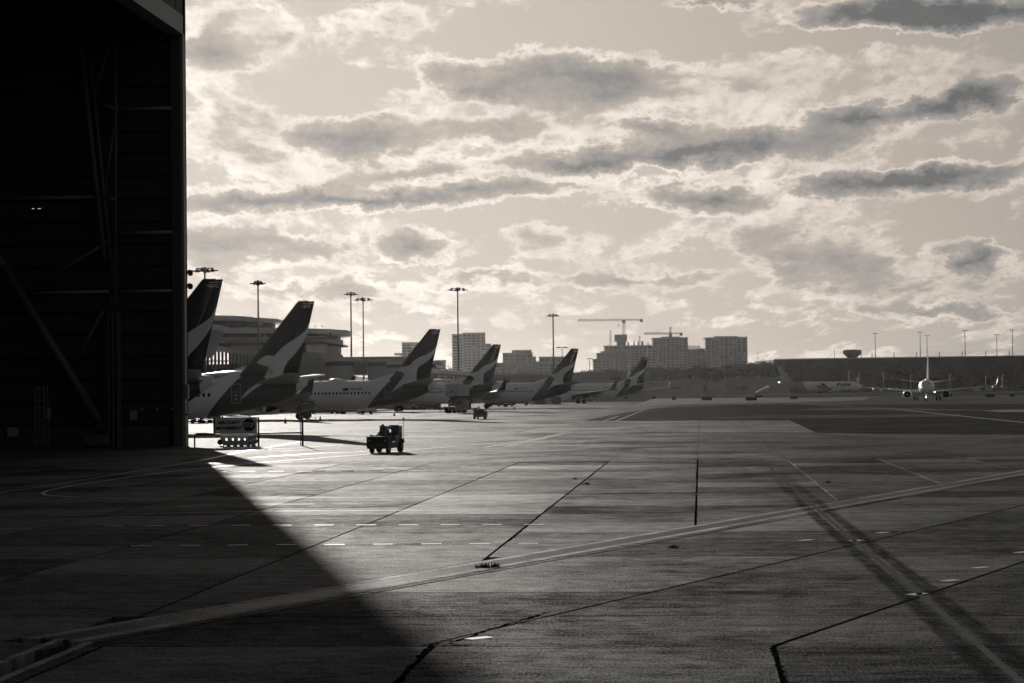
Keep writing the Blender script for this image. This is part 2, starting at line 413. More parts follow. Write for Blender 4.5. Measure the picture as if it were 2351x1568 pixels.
# apron around the slab field
HZ = 190
s1 = sheet('apron_concrete', [(-160, YF + .02), (170, YF + .02), (330, 640), (-200, 640)], 0, conc_far, thick=.3)
sheet('apron_concrete_left', [(-160, YF), (-160, -60), (edge_x(-60, -1) - 30, -60), (edge_x(YN, -1) - .02, YN), (edge_x(YF, -1) - .02, YF)], 0, conc_far, thick=.3)
sheet('apron_concrete_right', [(170, YF), (170, -60), (edge_x(-60, 1) + 30, -60), (edge_x(YN, 1) + .02, YN), (edge_x(YF, 1) + .02, YF)], 0, conc_far, thick=.3)
sheet('apron_concrete_near', [(edge_x(-60, -1) - 30, -60), (edge_x(-60, 1) + 30, -60), (edge_x(YN, 1), YN - .02), (edge_x(YN, -1), YN - .02)], 0, conc_far, thick=.3)

# drain channel: two concrete kerb strips, a dark channel and steel grating panels
drain = empty('drain'); drain['kind'] = 'structure'
mid = T0; L0, L1 = SB, 88.0
def tp(s_, o_): 
    v = T0 + TD * s_ + TNn * o_; return (v.x, v.y)
kerbm = concrete('drain_kerb_concrete', .2, streak=.3, objvar=.2, rough=.66, spec=.17)
steel = mat('galvanised_grating', .05, .42, .12, var=.2, scale=4, objvar=.3)
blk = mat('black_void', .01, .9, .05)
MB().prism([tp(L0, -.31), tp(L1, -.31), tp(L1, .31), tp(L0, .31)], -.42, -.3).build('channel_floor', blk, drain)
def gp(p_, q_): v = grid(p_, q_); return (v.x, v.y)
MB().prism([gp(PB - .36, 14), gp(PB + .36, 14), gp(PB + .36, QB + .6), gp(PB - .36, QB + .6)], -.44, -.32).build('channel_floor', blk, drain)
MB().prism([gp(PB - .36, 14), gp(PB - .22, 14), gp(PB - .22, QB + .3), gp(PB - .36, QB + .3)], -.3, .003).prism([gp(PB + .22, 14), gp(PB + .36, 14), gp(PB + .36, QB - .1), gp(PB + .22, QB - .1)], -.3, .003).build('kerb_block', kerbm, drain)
MB().prism([tp(SB - 30, -THALF), tp(SB - .45, -THALF), tp(SB - .45, THALF), tp(SB - 30, THALF)], -.3, .0).build('concrete_slab', conc, apron)
kl = 4.0
for k in range(int((L1 - L0) / kl)):
    a_, b_ = L0 + k * kl + .02, L0 + (k + 1) * kl
    for s_ in (-1, 1):
        MB().prism([tp(a_, s_ * .31), tp(b_, s_ * .31), tp(b_, s_ * (THALF - .05)), tp(a_, s_ * (THALF - .05))], -.3, .004).build('kerb_block', kerbm, drain)
ang = math.atan2(TD.y, TD.x)
pm = MB(); 
for i in range(9): pm.box((-.44 + i * .11, 0, -.022), (.045, .56, .04))
for y_ in (-.27, .27): pm.box((0, y_, -.0245), (.97, .03, .045))
pme = pm.mesh('grating_panel', steel)
for k in range(130):
    s_ = L0 + .6 + k * 1.0
    v = T0 + TD * s_
    if s_ > L1: break
    link('grating_panel', pme, drain, (v.x, v.y, 0.002), (0, 0, ang))

# paving patches beyond the slabs (each a thin sheet above the last)
def patch(name, pts, m_, z=.004): return sheet(name, [GD(*p)[:2] for p in pts], z, m_)
patch('asphalt_taxiway', [(1180, 992), (1300, 975), (1390, 955), (1500, 936), (1700, 930), (2600, 926), (2900, 1001), (2350, 998), (1880, 994)], asph)
patch('concrete_strip', [(1185, 993), (1330, 967), (1812, 965), (1872, 993)], lightc, .008)
patch('taxiway_edge', [(1700, 912), (2000, 909), (2700, 905), (2900, 926), (2000, 928), (1480, 934)], asph2, .004)
patch('concrete_taxiway', [(1455, 931), (1500, 915), (1760, 913), (2000, 912), (1980, 919), (1760, 925)], lightc, .008)
patch('asphalt_patch', [(1610, 960), (1750, 953), (2200, 951), (2215, 956), (1900, 960)], asph2, .008)
patch('asphalt_patch', [(1820, 941), (1900, 936), (2040, 936), (2230, 940), (2300, 943), (1960, 942)], asph2, .008)
patch('asphalt_patch', [(2250, 943), (2310, 940), (2500, 941), (2500, 946), (2300, 946)], lightc, .012)
patch('grass_verge', [(1490, 907), (1700, 901.5), (2050, 900), (2500, 899), (2560, 903), (2050, 905.5), (1700, 909)], grassm, .014)
patch('grass_verge', [(1540, 914), (1640, 911), (1900, 908), (1985, 909.5), (1900, 913), (1700, 913)], grassm, .018)
sheet('airfield_grass', [(-200, 641), (330, 641), (600, 900), (1600, 2200), (-900, 2200)], -.02, grassm, thick=.3)

# painted markings
marks = empty('marking'); marks['kind'] = 'structure'
def ribbon(name, pts, wid, m_, z=.007, parent=None, world=False):
    P_ = [Vector(p) if world else Vector(GD(*p)[:2]) for p in pts]
    L = []; Rr = []
    for i, p in enumerate(P_):
        d = (P_[min(i + 1, len(P_) - 1)] - P_[max(i - 1, 0)]).normalized(); n = Vector((-d.y, d.x)) * wid / 2
        L.append(p + n); Rr.append(p - n)
    vs = [(p.x, p.y, z) for p in L] + [(p.x, p.y, z) for p in Rr]; k = len(P_)
    o = MB().add(vs, [(i, k + i, k + i + 1, i + 1) for i in range(k - 1)]).build(name, m_, parent if parent else marks)
    if o.data.polygons[0].normal.z < 0: o.data.flip_normals()
    return o
def dashes(x0, x1, y0, y1, n, frac, wid, m_=None, xs=None):
    for i in range(n):
        t = i / n; a_ = (x0 + (x1 - x0) * t, y0 + (y1 - y0) * t); b_ = (x0 + (x1 - x0) * (t + frac / n), y0 + (y1 - y0) * (t + frac / n))
        ribbon('painted_dash', [a_, b_], wid, m_ or paint)
dashes(418, 1010, 1083, 1080.5, 9, .55, .18)
dashes(240, 1300, 1207, 1204, 10.6 and 11, .46, .16)
dashes(300, 1300, 1253, 1247, 9, .42, .16)
dashes(560, 900, 1064, 1056, 5, .6, .12)
ribbon('painted_line', [(170, 1141), (350, 1146), (700, 1143), (1175, 1139), (1700, 1134)], .07, paint)
ribbon('painted_line', [(-60, 1186), (300, 1180), (600, 1174), (900, 1172), (1250, 1171)], .09, paint)
ribbon('painted_line', [(400, 1163), (497, 1160)], .08, paint); ribbon('painted_line', [(575, 1158), (720, 1157)], .08, paint)
ribbon('painted_line', [(760, 1157), (830, 1156)], .08, paint_old_and_shaded)
ribbon('painted_line', [(-80, 1141), (100, 1117), (250, 1092), (463, 1057)], .2, paint_old_and_shaded); ribbon('painted_line', [(463, 1057), (560, 1036), (690, 1014)], .34, paint)  # stretch in the hangar shadow gets the dimmer paint: shade put into its colour

ribbon('painted_line', [(97, 1132), (110, 1126), (160, 1116), (300, 1095), (430, 1078), (620, 1060), (840, 1043), (1000, 1028), (1250, 1008)], .16, paint)
ribbon('painted_line', [(97, 1132), (105, 1137), (170, 1141)], .16, paint)
ribbon('painted_line', [(540, 1036), (700, 1027), (790, 1020), (760, 1016), (700, 1013)], .12, paint)
ribbon('painted_line', [(575, 1051), (740, 1040), (840, 1037)], .45, paint)
ribbon('painted_line', [(470, 1064), (600, 1062)], .8, paint_old_and_shaded)
ribbon('painted_line', [(1165, 1023), (1300, 995), (1400, 972), (1480, 940), (1560, 926)], .15, paint_old_and_shaded)
ribbon('painted_line', [(1110, 1027), (1250, 1004), (1330, 985), (1420, 955)], .15, paint_old_and_shaded)
ribbon('painted_line', [(1720, 913.5), (1860, 928), (2060, 940), (2350, 970), (2600, 985)], .3, paint_old_and_shaded, z=.016)
ribbon('painted_line', [(1900, 996), (2050, 1001), (2350, 1004), (2600, 1008)], .25, paint_old_and_shaded, z=.013)
ribbon('painted_line', [(1180, 994.5), (1500, 994.5), (1872, 994)], .25, paint_old_and_shaded, z=.013)
ribbon('painted_line', [(630, 1036), (900, 1026), (1290, 1023)], .1, paint_old_and_shaded)
# lead-in line with rubber marks on both sides
cen = [(1745, 1052), (1790, 1095), (1850, 1146), (1900, 1190), (1990, 1265), (2100, 1355), (2250, 1485), (2350, 1572), (2460, 1665)]
cw = [Vector(GD(*p)[:2]) for p in cen]
def offset(pts, o_):
    out = []
    for i, p in enumerate(pts):
        d = (pts[min(i + 1, len(pts) - 1)] - pts[max(i - 1, 0)]).normalized(); out.append(p + Vector((-d.y, d.x)) * o_)
    return out
def smooth(pts, k=4):
    out = []
    for i in range(len(pts) - 1):
        a_, b_, c_, d_ = pts[max(i - 1, 0)], pts[i], pts[i + 1], pts[min(i + 2, len(pts) - 1)]
        for j in range(k):
            t = j / k; out.append(.5 * (2 * b_ + (c_ - a_) * t + (2 * a_ - 5 * b_ + 4 * c_ - d_) * t * t + (3 * b_ - a_ - 3 * c_ + d_) * t ** 3))
    return out + [pts[-1]]
cs = smooth(cw)
ribbon('lead_in_line', cs, .12, mat('worn_lead_in_paint', .10, .9, 0, var=.5, scale=4, stretch='W'), world=True)
fade = bpy.data.materials.new('tyre_scuff'); fade.use_nodes = True; n = NT(fade.node_tree); b = n.n['Principled BSDF']
b.inputs['Base Color'].default_value = (.03, .03, .03, 1); b.inputs['Roughness'].default_value = .8; b.inputs['Specular IOR Level'].default_value = 0
pos = n.new('ShaderNodeNewGeometry').outputs['Position']
al = n.noise(n.new('ShaderNodeMapping', ins={0: pos, 3: (3, .5, 1)}).outputs[0], 2.0, 5, .65).outputs[0]
uvn = n.new('ShaderNodeAttribute', attribute_name='across').outputs['Fac']
al = n.math('MULTIPLY_ADD', n.math('SUBTRACT', al, .5), 1.6, .42, clamp=True)
n.l.new(n.math('MULTIPLY', al, uvn), b.inputs['Alpha'])
def scuff(pts, o_, wid):
    c_ = offset(pts, o_); vs = []; k = len(c_); cols = []
    for f_, a_ in ((-.5, 0.0), (-.22, 1.0), (.22, 1.0), (.5, 0.0)):
        for q_, v in enumerate(offset(c_, f_ * wid)): vs.append((v.x, v.y, .0045)); cols.append(a_ * min(1, max(0, q_ - 2) / 9))
    fs = [(j * k + i, (j + 1) * k + i, (j + 1) * k + i + 1, j * k + i + 1) for j in range(3) for i in range(k - 1)]
    me = bpy.data.meshes.new('tyre_scuff'); me.from_pydata(vs, [], fs); me.materials.append(fade)
    at = me.attributes.new('across', 'FLOAT', 'POINT'); at.data.foreach_set('value', cols)
    if me.polygons[0].normal.z < 0: me.flip_normals()
    link('tyre_scuff', me, marks)
scuff(cs, .28, .42); scuff(cs, -.28, .42)
arc = smooth([Vector(GD(*p)[:2]) for p in [(1150, 1000), (1000, 1035), (820, 1085), (640, 1165), (430, 1230), (300, 1260)]])

# joint-sealing plates at the foreground joints
for (x, y) in [(2025, 1223), (1850, 1200 + 40), (2345, 1268), (2250, 1303), (2180, 1333), (2105, 1364), (1100, 1465), (1965, 1241)]:
    c = Vector(GD(x, y)[:2])
    MB().box((0, 0, .004), (.42, .20, .006)).build('joint_plate', paint if x == 1100 else paint_old_and_shaded, marks, (c.x, c.y, 0), (0, 0, ang * .6))
# crumbled joint edges
crm = mat('crumbled_joint_edge', .006, 1, 0)
for pts in ([(915, 1568), (940, 1535), (965, 1508), (990, 1483), (1040, 1470)], [(1800, 1568), (1795, 1545), (1785, 1520), (1776, 1497), (1778, 1483), (1800, 1476)],
            [(1030, 1478), (1120, 1447), (1200, 1423), (1260, 1405)], [(1165, 1243), (1215, 1203), (1260, 1165), (1310, 1128), (1380, 1075), (1490, 993)], [(1598, 1180), (1598, 1100), (1597, 1000)],
            [(990, 1483), (1080, 1482)]):
    P_ = smooth([Vector(GD(*p)[:2]) for p in pts], 12); L = []; Rr = []
    for i, p in enumerate(P_):
        d = (P_[min(i + 1, len(P_) - 1)] - P_[max(i - 1, 0)]).normalized(); n_ = Vector((-d.y, d.x))
        sc_ = .05 * min(1, (38 / p.y) ** 1.5)
        L.append(p + n_ * random.uniform(.0, 1.0) ** 1.6 * 1.5 * sc_); Rr.append(p - n_ * random.uniform(.0, 1.0) ** 1.6 * 1.5 * sc_)
    k = len(P_); vs = [(p.x, p.y, .006) for p in L] + [(p.x, p.y, .006) for p in Rr]
    o = MB().add(vs, [(i, k + i, k + i + 1, i + 1) for i in range(k - 1)]).build('joint_crack', crm, marks)
    if o.data.polygons[0].normal.z < 0: o.data.flip_normals()
# weed tufts in the joints
weed = mat('weed_leaves', .03, .9, .1)
for i, (x, y, s_) in enumerate([(1108, 1303, .12), (1130, 1302, .14), (1345, 1112, .13), (1545, 1257, .1), (1320, 1100, .08), (1900, 1108, .1)]):
    c = GD(x, y); mb = MB()
    for j in range(40):
        a_ = random.uniform(0, 6.28); r_ = random.uniform(0, s_ * 1.5); bx, by = r_ * math.cos(a_), r_ * math.sin(a_) * .5; h = random.uniform(.3, 1) * s_
        mb.add([(bx - .012, by, 0), (bx + .012, by, 0), (bx + random.uniform(-.06, .06), by + random.uniform(-.03, .03), h)], [(0, 1, 2)])
    tag(mb.build('weed_tuft', weed, None, c, fix=False), ['dark weed tuft left of the pair on the drain grating', 'dark weed tuft right of the pair on the drain grating', 'larger weed tuft growing in the oblique slab joint at the picture middle', 'weed tuft on the drain towards the right', 'smaller weed tuft farther up the oblique slab joint', 'weed tuft in the joint right of centre'][i], 'weed')

# ------------------------------------------------------------------ hangar on the left
hm_wall = mat('hangar_cladding', .05, .6, .3, var=.15, scale=.6)
hm_steel = mat('hangar_steel', .085, .5, .4, var=.15, scale=1.5)
hm_trim = mat('hangar_trim', .2, .45, .4, var=.12, scale=1.2)
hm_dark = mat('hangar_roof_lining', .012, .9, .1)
hm_base = mat('hangar_base_panel', .06, .6, .3, var=.2, scale=1)
C0 = GD(429, 1024)
han = empty('hangar', C0, -PHI)
tag(han, 'huge dark open-fronted hangar with corrugated end wall filling the left edge', 'hangar')
HI = han.matrix_basis.inverted()
def HL(x, y, dy=-1.5):
    """point of the plane y = dy of the hangar frame seen at picture point (x, y)"""
    d = ray(x, y); o = Vector((0, 0, CAM_H)); lo = HI @ o; ld = HI.to_3x3() @ d
    t = (dy - lo.y) / ld.y
    return lo + ld * t
LEN, DEP, HT = 120, 70, 35.5
bz = HL(415, 80, -.3).z
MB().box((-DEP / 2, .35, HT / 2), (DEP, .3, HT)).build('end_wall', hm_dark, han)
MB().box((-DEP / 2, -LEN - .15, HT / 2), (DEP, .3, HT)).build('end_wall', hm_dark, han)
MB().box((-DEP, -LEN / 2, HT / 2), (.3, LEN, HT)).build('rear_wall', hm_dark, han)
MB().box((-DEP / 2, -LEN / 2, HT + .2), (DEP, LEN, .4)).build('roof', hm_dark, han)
beam = MB().box((-.5, -LEN / 2, bz + .72), (.9, LEN - .02, 1.44)).box((-.5, -LEN / 2, bz + .03), (1.1, LEN - .02, .08)).build('lintel_beam', hm_trim, han)
fas = MB()
for k in range(0, 60): fas.box((-.25, -1.0 - k * 2.0, (bz + 1.5 + HT) / 2), (.30 if k % 2 else .36, 1.96, HT - bz - 1.5))
fas.build('fascia_panel', hm_wall, han)
# corrugated sheets between the girts
pw, ph = 2.4, 1.56
mb = MB(); nr = 16
xs = []
for i in range(nr + 1):
    for dx, dy in ((0, 0), (.35, 0), (.45, -.05), (.9, -.05)):
        if i < nr: xs.append((-pw / 2 + (i + dx) * pw / nr, dy))
xs.append((pw / 2, 0))
k = len(xs); vs = [(x, y, 0) for x, y in xs] + [(x, y, ph) for x, y in xs]
mb.add(vs, [(i, i + 1, k + i + 1, k + i) for i in range(k - 1)])
cme = mb.mesh('wall_sheet', hm_wall, fix=False)
for r_ in range(1, 19):
    for c_ in range(11):
        link('wall_sheet', cme, han, (-2.2 - c_ * pw, .05, .02 + r_ * 1.62))
for r_ in range(1, 19):
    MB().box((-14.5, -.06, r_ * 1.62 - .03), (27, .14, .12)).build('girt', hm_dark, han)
for c_ in range(16):
    MB().box((-1.9 - c_ * 1.2, 0, .78), (1.16, .12, 1.5)).build('base_panel', hm_base, han)
# corner column: ribs and outer trim
MB().box((-.52, -.1, bz / 2), (.74, .5, bz)).build('corner_column', hm_steel, han)
for i in range(5): MB().box((-.86 + i * .14, -.37, (bz + 2.6) / 2), (.05, .06, bz - 2.6)).build('column_rib', hm_steel, han)
MB().box((-.09, -.12, (bz + 2.3) / 2), (.2, .62, bz - 2.3)).box((-.09, -.12, 1.1), (.24, .66, 2.2)).build('corner_trim', hm_trim, han)
MB().box((-.5, -.38, 1.12), (.7, .05, 2.2)).box((-.5, -.4, 2.28), (.9, .1, .08)).build('column_base_plate', hm_steel, han)
MB().box((.12, -.3, 3.9), (.2, .5, 1.0)).build('equipment_box', hm_trim, han)
# portal column and bracing
a_ = HL(251, 1024); b_ = HL(276, 1024)
MB().box(((a_.x + b_.x) / 2, -1.5, 4.8), (.18, .6, 9.6)).box((a_.x + .06, -1.5, 4.8), (.1, .75, 9.6)).box((b_.x - .06, -1.5, 4.8), (.1, .75, 9.6)).build('portal_column', hm_steel, han)
for (p, q, r_) in [((201, 77), (263, 684), .13), ((248, 110), (218, 214), .13), ((219, 229), (264, 251), .14), ((265, 60), (265, 684), .12), ((263, 285), (241, 425), .12), ((243, 452), (266, 460), .2),
                   ((180, 60), (240, 600), .2), ((7, 611), (228, 967), .33), ((64, 668), (249, 554), .12), ((162, 847), (237, 714), .12), ((-120, 400), (7, 611), .33)]:
    MB().tube(HL(*p), HL(*q), r_, seg=10).build('brace', hm_steel, han)
for (p, q) in [((268, 251), (394, 248)), ((278, 536), (395, 532.5)), ((279, 669.5), (394, 666.7)), ((60, 673), (250, 669)), ((-20, 456.5), (240, 452))]:
    MB().tube(HL(*p, dy=-.5), HL(*q, dy=-.5), .12, seg=8).build('tie_pipe', hm_trim, han)
for (x, y) in [(216, 214), (216, 229), (240, 430), (240, 452), (264, 251), (262, 684), (228, 967)]:
    p = HL(x, y, -1.3); MB().box(p, (.55, .08, .7)).build('gusset_plate', hm_steel, han)
wsign = mat('notice_board', .3, .5, .4)
for (x0, y0, x1, y1) in [(299, 942, 314, 964), (216, 953, 232, 957), (17, 982, 42, 1002), (108, 938, 116, 962)]:
    p = HL((x0 + x1) / 2, (y0 + y1) / 2, -.6); s_ = 1.5226 / 48
    f = MB().box(p, ((x1 - x0) * s_, .04, (y1 - y0) * s_)).build('notice_board', wsign, han)
    if x0 == 299:
        for i in range(6): MB().box((p.x, p.y - .026, p.z + .27 - i * .1), (.34 - .06 * (i % 2), .01, .03)).build('printed_line', mat('printed_ink', .04), f)
for x in (326, 360.5, 395): MB().box(HL(x, 939, -.3), (.16, .12, .12)).build('wall_lamp', wsign, han)
lampm = mat('lamp_glow', .8, emit=.7)
p = HL(84, 479, -3)
lf = MB().box(p + Vector((0, .05, .06)), (1.0, .2, .1)).build('light_fitting', hm_steel, han)
MB().box(p + Vector((-.25, 0, 0)), (.14, .1, .03)).box(p + Vector((.2, 0, 0)), (.2, .1, .03)).build('tube', lampm, lf)
# two flood lamps on the corner
for i, (yb, lab) in enumerate([(623, 'upper of two small lamps bracketed off the hangar corner'), (654, 'lower of two small lamps bracketed off the hangar corner')]):
    p = HL(429, yb, -.3); w_ = han.matrix_basis @ p
    r0 = empty('flood_lamp', w_, -PHI); tag(r0, lab, 'flood lamp', 'lamps on the hangar corner')
    q_ = HL(437, yb + 1.2, -.3) - p
    fm = mat('lamp_housing', .03, .5, .4)
    MB().tube((0, 0, -.1), (q_.x * .6, 0, .1), .05, seg=8).tube((q_.x * .6, 0, .1), (q_.x, 0, .06), .04, seg=8).box((0, 0, -.1), (.08, .2, .3)).build('bracket', fm, r0)
    MB().lathe([(-.26, .10), (-.2, .17), (0, .19), (.1, .14), (.16, .05)], (q_.x, 0, -.06), seg=10).build('lamp_head', fm, r0)
# cabinets and trestles in the dark
for i, (x, lab) in enumerate([(96, 'dark stepladder stand deep inside the hangar shade'), (222, 'dark equipment trolley at the foot of the hangar brace')]):
    p = HL(x, 1022, -3.5); wloc = han.matrix_basis @ Vector((p.x, p.y, 0))
    r0 = empty('maintenance_stand' if i == 0 else 'equipment_trolley', wloc, -PHI); tag(r0, lab, 'maintenance stand' if i == 0 else 'trolley')
    if i == 0:
        for sx in (-.3, .3):
            for sy in (-.4, .4): MB().tube((sx * 1.3, sy, 0), (sx, sy, 4.4), .035, seg=6).build('upright', hm_trim, r0)
        for k in range(10): MB().box((0, -.4, .4 + k * .42), (.62, .06, .05)).build('rung', hm_trim, r0)
    else:
        MB().box((0, 0, .6), (1.5, .9, .7)).build('cabinet', hm_steel, r0)
        for sx in (-.6, .6): MB().tube((sx, -.5, .15), (sx, -.4, .15), .15, seg=12).build('wheel', hm_dark, r0)

# ------------------------------------------------------------------ terminal
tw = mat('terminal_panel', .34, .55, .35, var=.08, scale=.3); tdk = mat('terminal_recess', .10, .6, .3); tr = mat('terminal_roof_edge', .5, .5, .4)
gl = mat('window_glass', .12, .12, .6); glp = mat('pale_glazing', .55, .2, .6); mull = mat('mullion', .06, .5, .3)
TY = 480.0
def cap_poly(xl, xr, y0, y1, n=9, left=False):
    r_ = (y1 - y0) / 2; cy = (y0 + y1) / 2; pts = [(xl, y0)]
    for i in range(n + 1):
        t = -math.pi / 2 + math.pi * i / n; pts.append((xr - r_ * .8 + r_ * .8 * math.cos(t), cy + r_ * math.sin(t)))
    pts.append((xl, y1)); return pts
def slab(mb, x0, x1, yt, yb, Y, dep, mi=0, rnd=True, floor=False):
    A = AT(x0, yt, Y); B = AT(x1, yt, Y); zb = 0 if floor else AT((x0 + x1) / 2, yb, Y).z; zt = AT((x0 + x1) / 2, yt, Y).z
    if rnd: mb.prism(cap_poly(A.x, B.x, Y, Y + dep), zb, zt, mi)
    else: mb.prism([(A.x, Y), (B.x, Y), (B.x, Y + dep), (A.x, Y + dep)], zb, zt, mi)
    return mb
ter = empty('terminal_building', AT(600, 890, TY)); ter.location.z = 0; tag(ter, 'round-ended airport terminal with stacked roof slabs behind the nearest tail fins', 'terminal')
def tpart(name, m_, *a, par=None, **k):
    mb = MB(); slab(mb, *a, **k); o = mb.build(name, m_, par or ter)
    o.location = -(ter.location if (par or ter) == ter else (par.location)); return o
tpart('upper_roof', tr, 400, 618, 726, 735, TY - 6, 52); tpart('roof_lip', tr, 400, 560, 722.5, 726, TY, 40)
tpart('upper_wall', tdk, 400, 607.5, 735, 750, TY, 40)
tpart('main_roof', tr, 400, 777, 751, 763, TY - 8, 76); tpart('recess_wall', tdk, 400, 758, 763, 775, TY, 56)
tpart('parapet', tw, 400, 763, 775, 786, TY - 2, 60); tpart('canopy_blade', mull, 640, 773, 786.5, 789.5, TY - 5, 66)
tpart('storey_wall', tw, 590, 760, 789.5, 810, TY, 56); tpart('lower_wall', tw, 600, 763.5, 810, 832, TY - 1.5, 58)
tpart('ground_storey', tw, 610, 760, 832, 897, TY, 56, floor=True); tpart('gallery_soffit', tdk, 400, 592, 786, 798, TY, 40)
for yb in (774, 783.5): tpart('facade_band', tr, 400, 745, yb, yb + 1.6, TY - 2.6, 20, rnd=False)
for i in range(9):
    x0 = 640 + i * 12.6
    tpart('window', gl if i < 5 else glp, x0, x0 + 11.4, 790.5, 809, TY - .3, .5, rnd=False)
for i in range(8): tpart('upper_window', gl, 490 + i * 14, 502 + i * 14, 739, 746, TY - .3, .5, rnd=False)
for x in (668, 690, 705, 722, 738): tpart('roof_vent', mull, x, x + 1.4, 747, 751, TY + 6, 1, rnd=False)
tpart('downpipe', mull, 757, 760, 763, 779, TY - 6, 1, rnd=False)
p = AT(603, 777, TY - 3); text_on_wall('7A', 2.2, tr, ter, p - ter.location)
# glazed gallery on columns
GY = 430.0
gal = empty('gate_gallery', (AT(530, 890, GY).x, GY, 0)); tag(gal, 'glazed gate gallery on a row of slim columns between the two nearest tail fins', 'gallery')
for i in range(15):
    x = 466 + i * 8.35; yt = 797 + (x - 486) * .095
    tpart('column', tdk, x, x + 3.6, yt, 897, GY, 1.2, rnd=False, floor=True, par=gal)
MBg = MB(); a_ = AT(455, 789, GY); b_ = AT(592, 802, GY)
MBg.bar((a_.x, GY, a_.z - .7), (b_.x, GY, b_.z - .7), 2.5, 1.1).build('roof_beam', tw, gal, tuple(-gal.location))
mb = MB(); mb.bar((a_.x, GY, a_.z + .5), (b_.x, GY, b_.z + .5), .08, .08)
for i in range(26):
    t = i / 25; mb.tube((a_.x + (b_.x - a_.x) * t, GY, a_.z + (b_.z - a_.z) * t - .2), (a_.x + (b_.x - a_.x) * t, GY, a_.z + (b_.z - a_.z) * t + .5), .035, seg=4)
mb.build('railing', mull, gal, tuple(-gal.location))
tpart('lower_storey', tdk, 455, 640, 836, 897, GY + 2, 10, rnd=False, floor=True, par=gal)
tpart('floor_slab', tw, 455, 600, 827, 829, GY + .3, 8, rnd=False, par=gal)
mb = MB(); mb.bar(AT(480, 748, GY - 4), AT(519, 756, GY - 4), 9, 1.1).build('roof_blade', tr, gal, tuple(-gal.location))
mb = MB(); mb.bar(AT(505, 755, GY - 4), AT(474, 818, GY - 4), 1.2, 2.2).bar(AT(497, 755, GY - 2), AT(478, 800, GY - 2), .4, .5).build('raking_strut', tw, gal, tuple(-gal.location))
# low round gate lounges
def lounge(lab, xr0, xr1, yr0, yr1, xw0, xw1, yg, Y):
    r0 = empty('gate_lounge', (AT((xw0 + xw1) / 2, 890, Y).x, Y, 0)); tag(r0, lab, 'gate lounge', 'low round gate lounges'); L = r0.location
    def cyl(name, m_, x0, x1, y0, y1, n=36, floor=False):
        A = AT(x0, y0, Y); B = AT(x1, y0, Y); c = (A.x + B.x) / 2; rad = (B.x - A.x) / 2
        zt = A.z; zb = 0 if floor else AT(x0, y1, Y).z; mb = MB()
        mb.lathe([(zb, rad), (zt, rad)], (c - L.x, rad * .2, 0), seg=n, smooth=True); return mb.build(name, m_, r0)
    cyl('roof', tr, xr0, xr1, yr0, yr1); cyl('window_band', gl, xw0 + 1, xw1 - 1, yr1, yg); cyl('drum', tw, xw0, xw1, yg, 0, floor=True)
    A = AT(xw0, 0, Y).x; B = AT(xw1, 0, Y).x; rad = (B - A) / 2
    for k in range(5): MB().lathe([(0, rad + .03), (.07, rad + .03)], ((A + B) / 2 - L.x, rad * .2, 1.5 + k * 1.15), seg=36).build('panel_joint', tdk, r0)
    return r0
lounge('left one of the low round gate lounges behind the third fin, widest flat roof', 722, 826, 824, 831.5, 745, 813.5, 839, 486)
lounge('right one of the low round gate lounges, its roof overlapping the first', 816, 896, 825, 833, 843, 886, 840, 492)
link_b = empty('link_building', (AT(940, 890, 500).x, 500, 0)); tag(link_b, 'low flat-roofed link building between round lounge and third tail fin', 'building')
for (nm, m_, a) in [('roof', tr, (870, 1010, 828, 836, 497, 20)), ('window_band', gl, (880, 1000, 836, 844, 500, 14)), ('roof', tr, (730, 930, 819, 822, 520, 30)), ('wall', tw, (700, 930, 822, 860, 522, 30))]:
    tpart(nm, m_, *a, rnd=False, par=link_b)
tpart('wall', tw, 876, 1005, 844, 897, 499, 16, rnd=False, floor=True, par=link_b)
for i in range(8): tpart('mullion', mull, 884 + i * 14, 885 + i * 14, 836, 844, 499.5, .4, rnd=False, par=link_b)
jb = empty('jet_bridge', (AT(1035, 890, 458).x, 458, 0)); tag(jb, 'long enclosed jet bridge sloping down between third and fourth tail fins', 'jet bridge')
mb = MB(); mb.bar(AT(985, 853, 460), AT(1086, 858.5, 456), 2.6, .85).build('tunnel', tw, jb, tuple(-jb.location))
mb = MB(); mb.bar(AT(985, 848.8, 460), AT(1086, 853.8, 456), 2.9, .12).build('tunnel_roof', mull, jb, tuple(-jb.location))
mb = MB(); mb.bar(AT(985, 857.6, 460), AT(1086, 863, 456), 2.8, .12).build('tunnel_floor', mull, jb, tuple(-jb.location))
for x in (1000, 1045, 1078):
    p = AT(x, 860, 458); MB().tube((p.x - jb.location.x, 0, 0), (p.x - jb.location.x, 0, p.z), .22, seg=8).build('support_column', mull, jb)

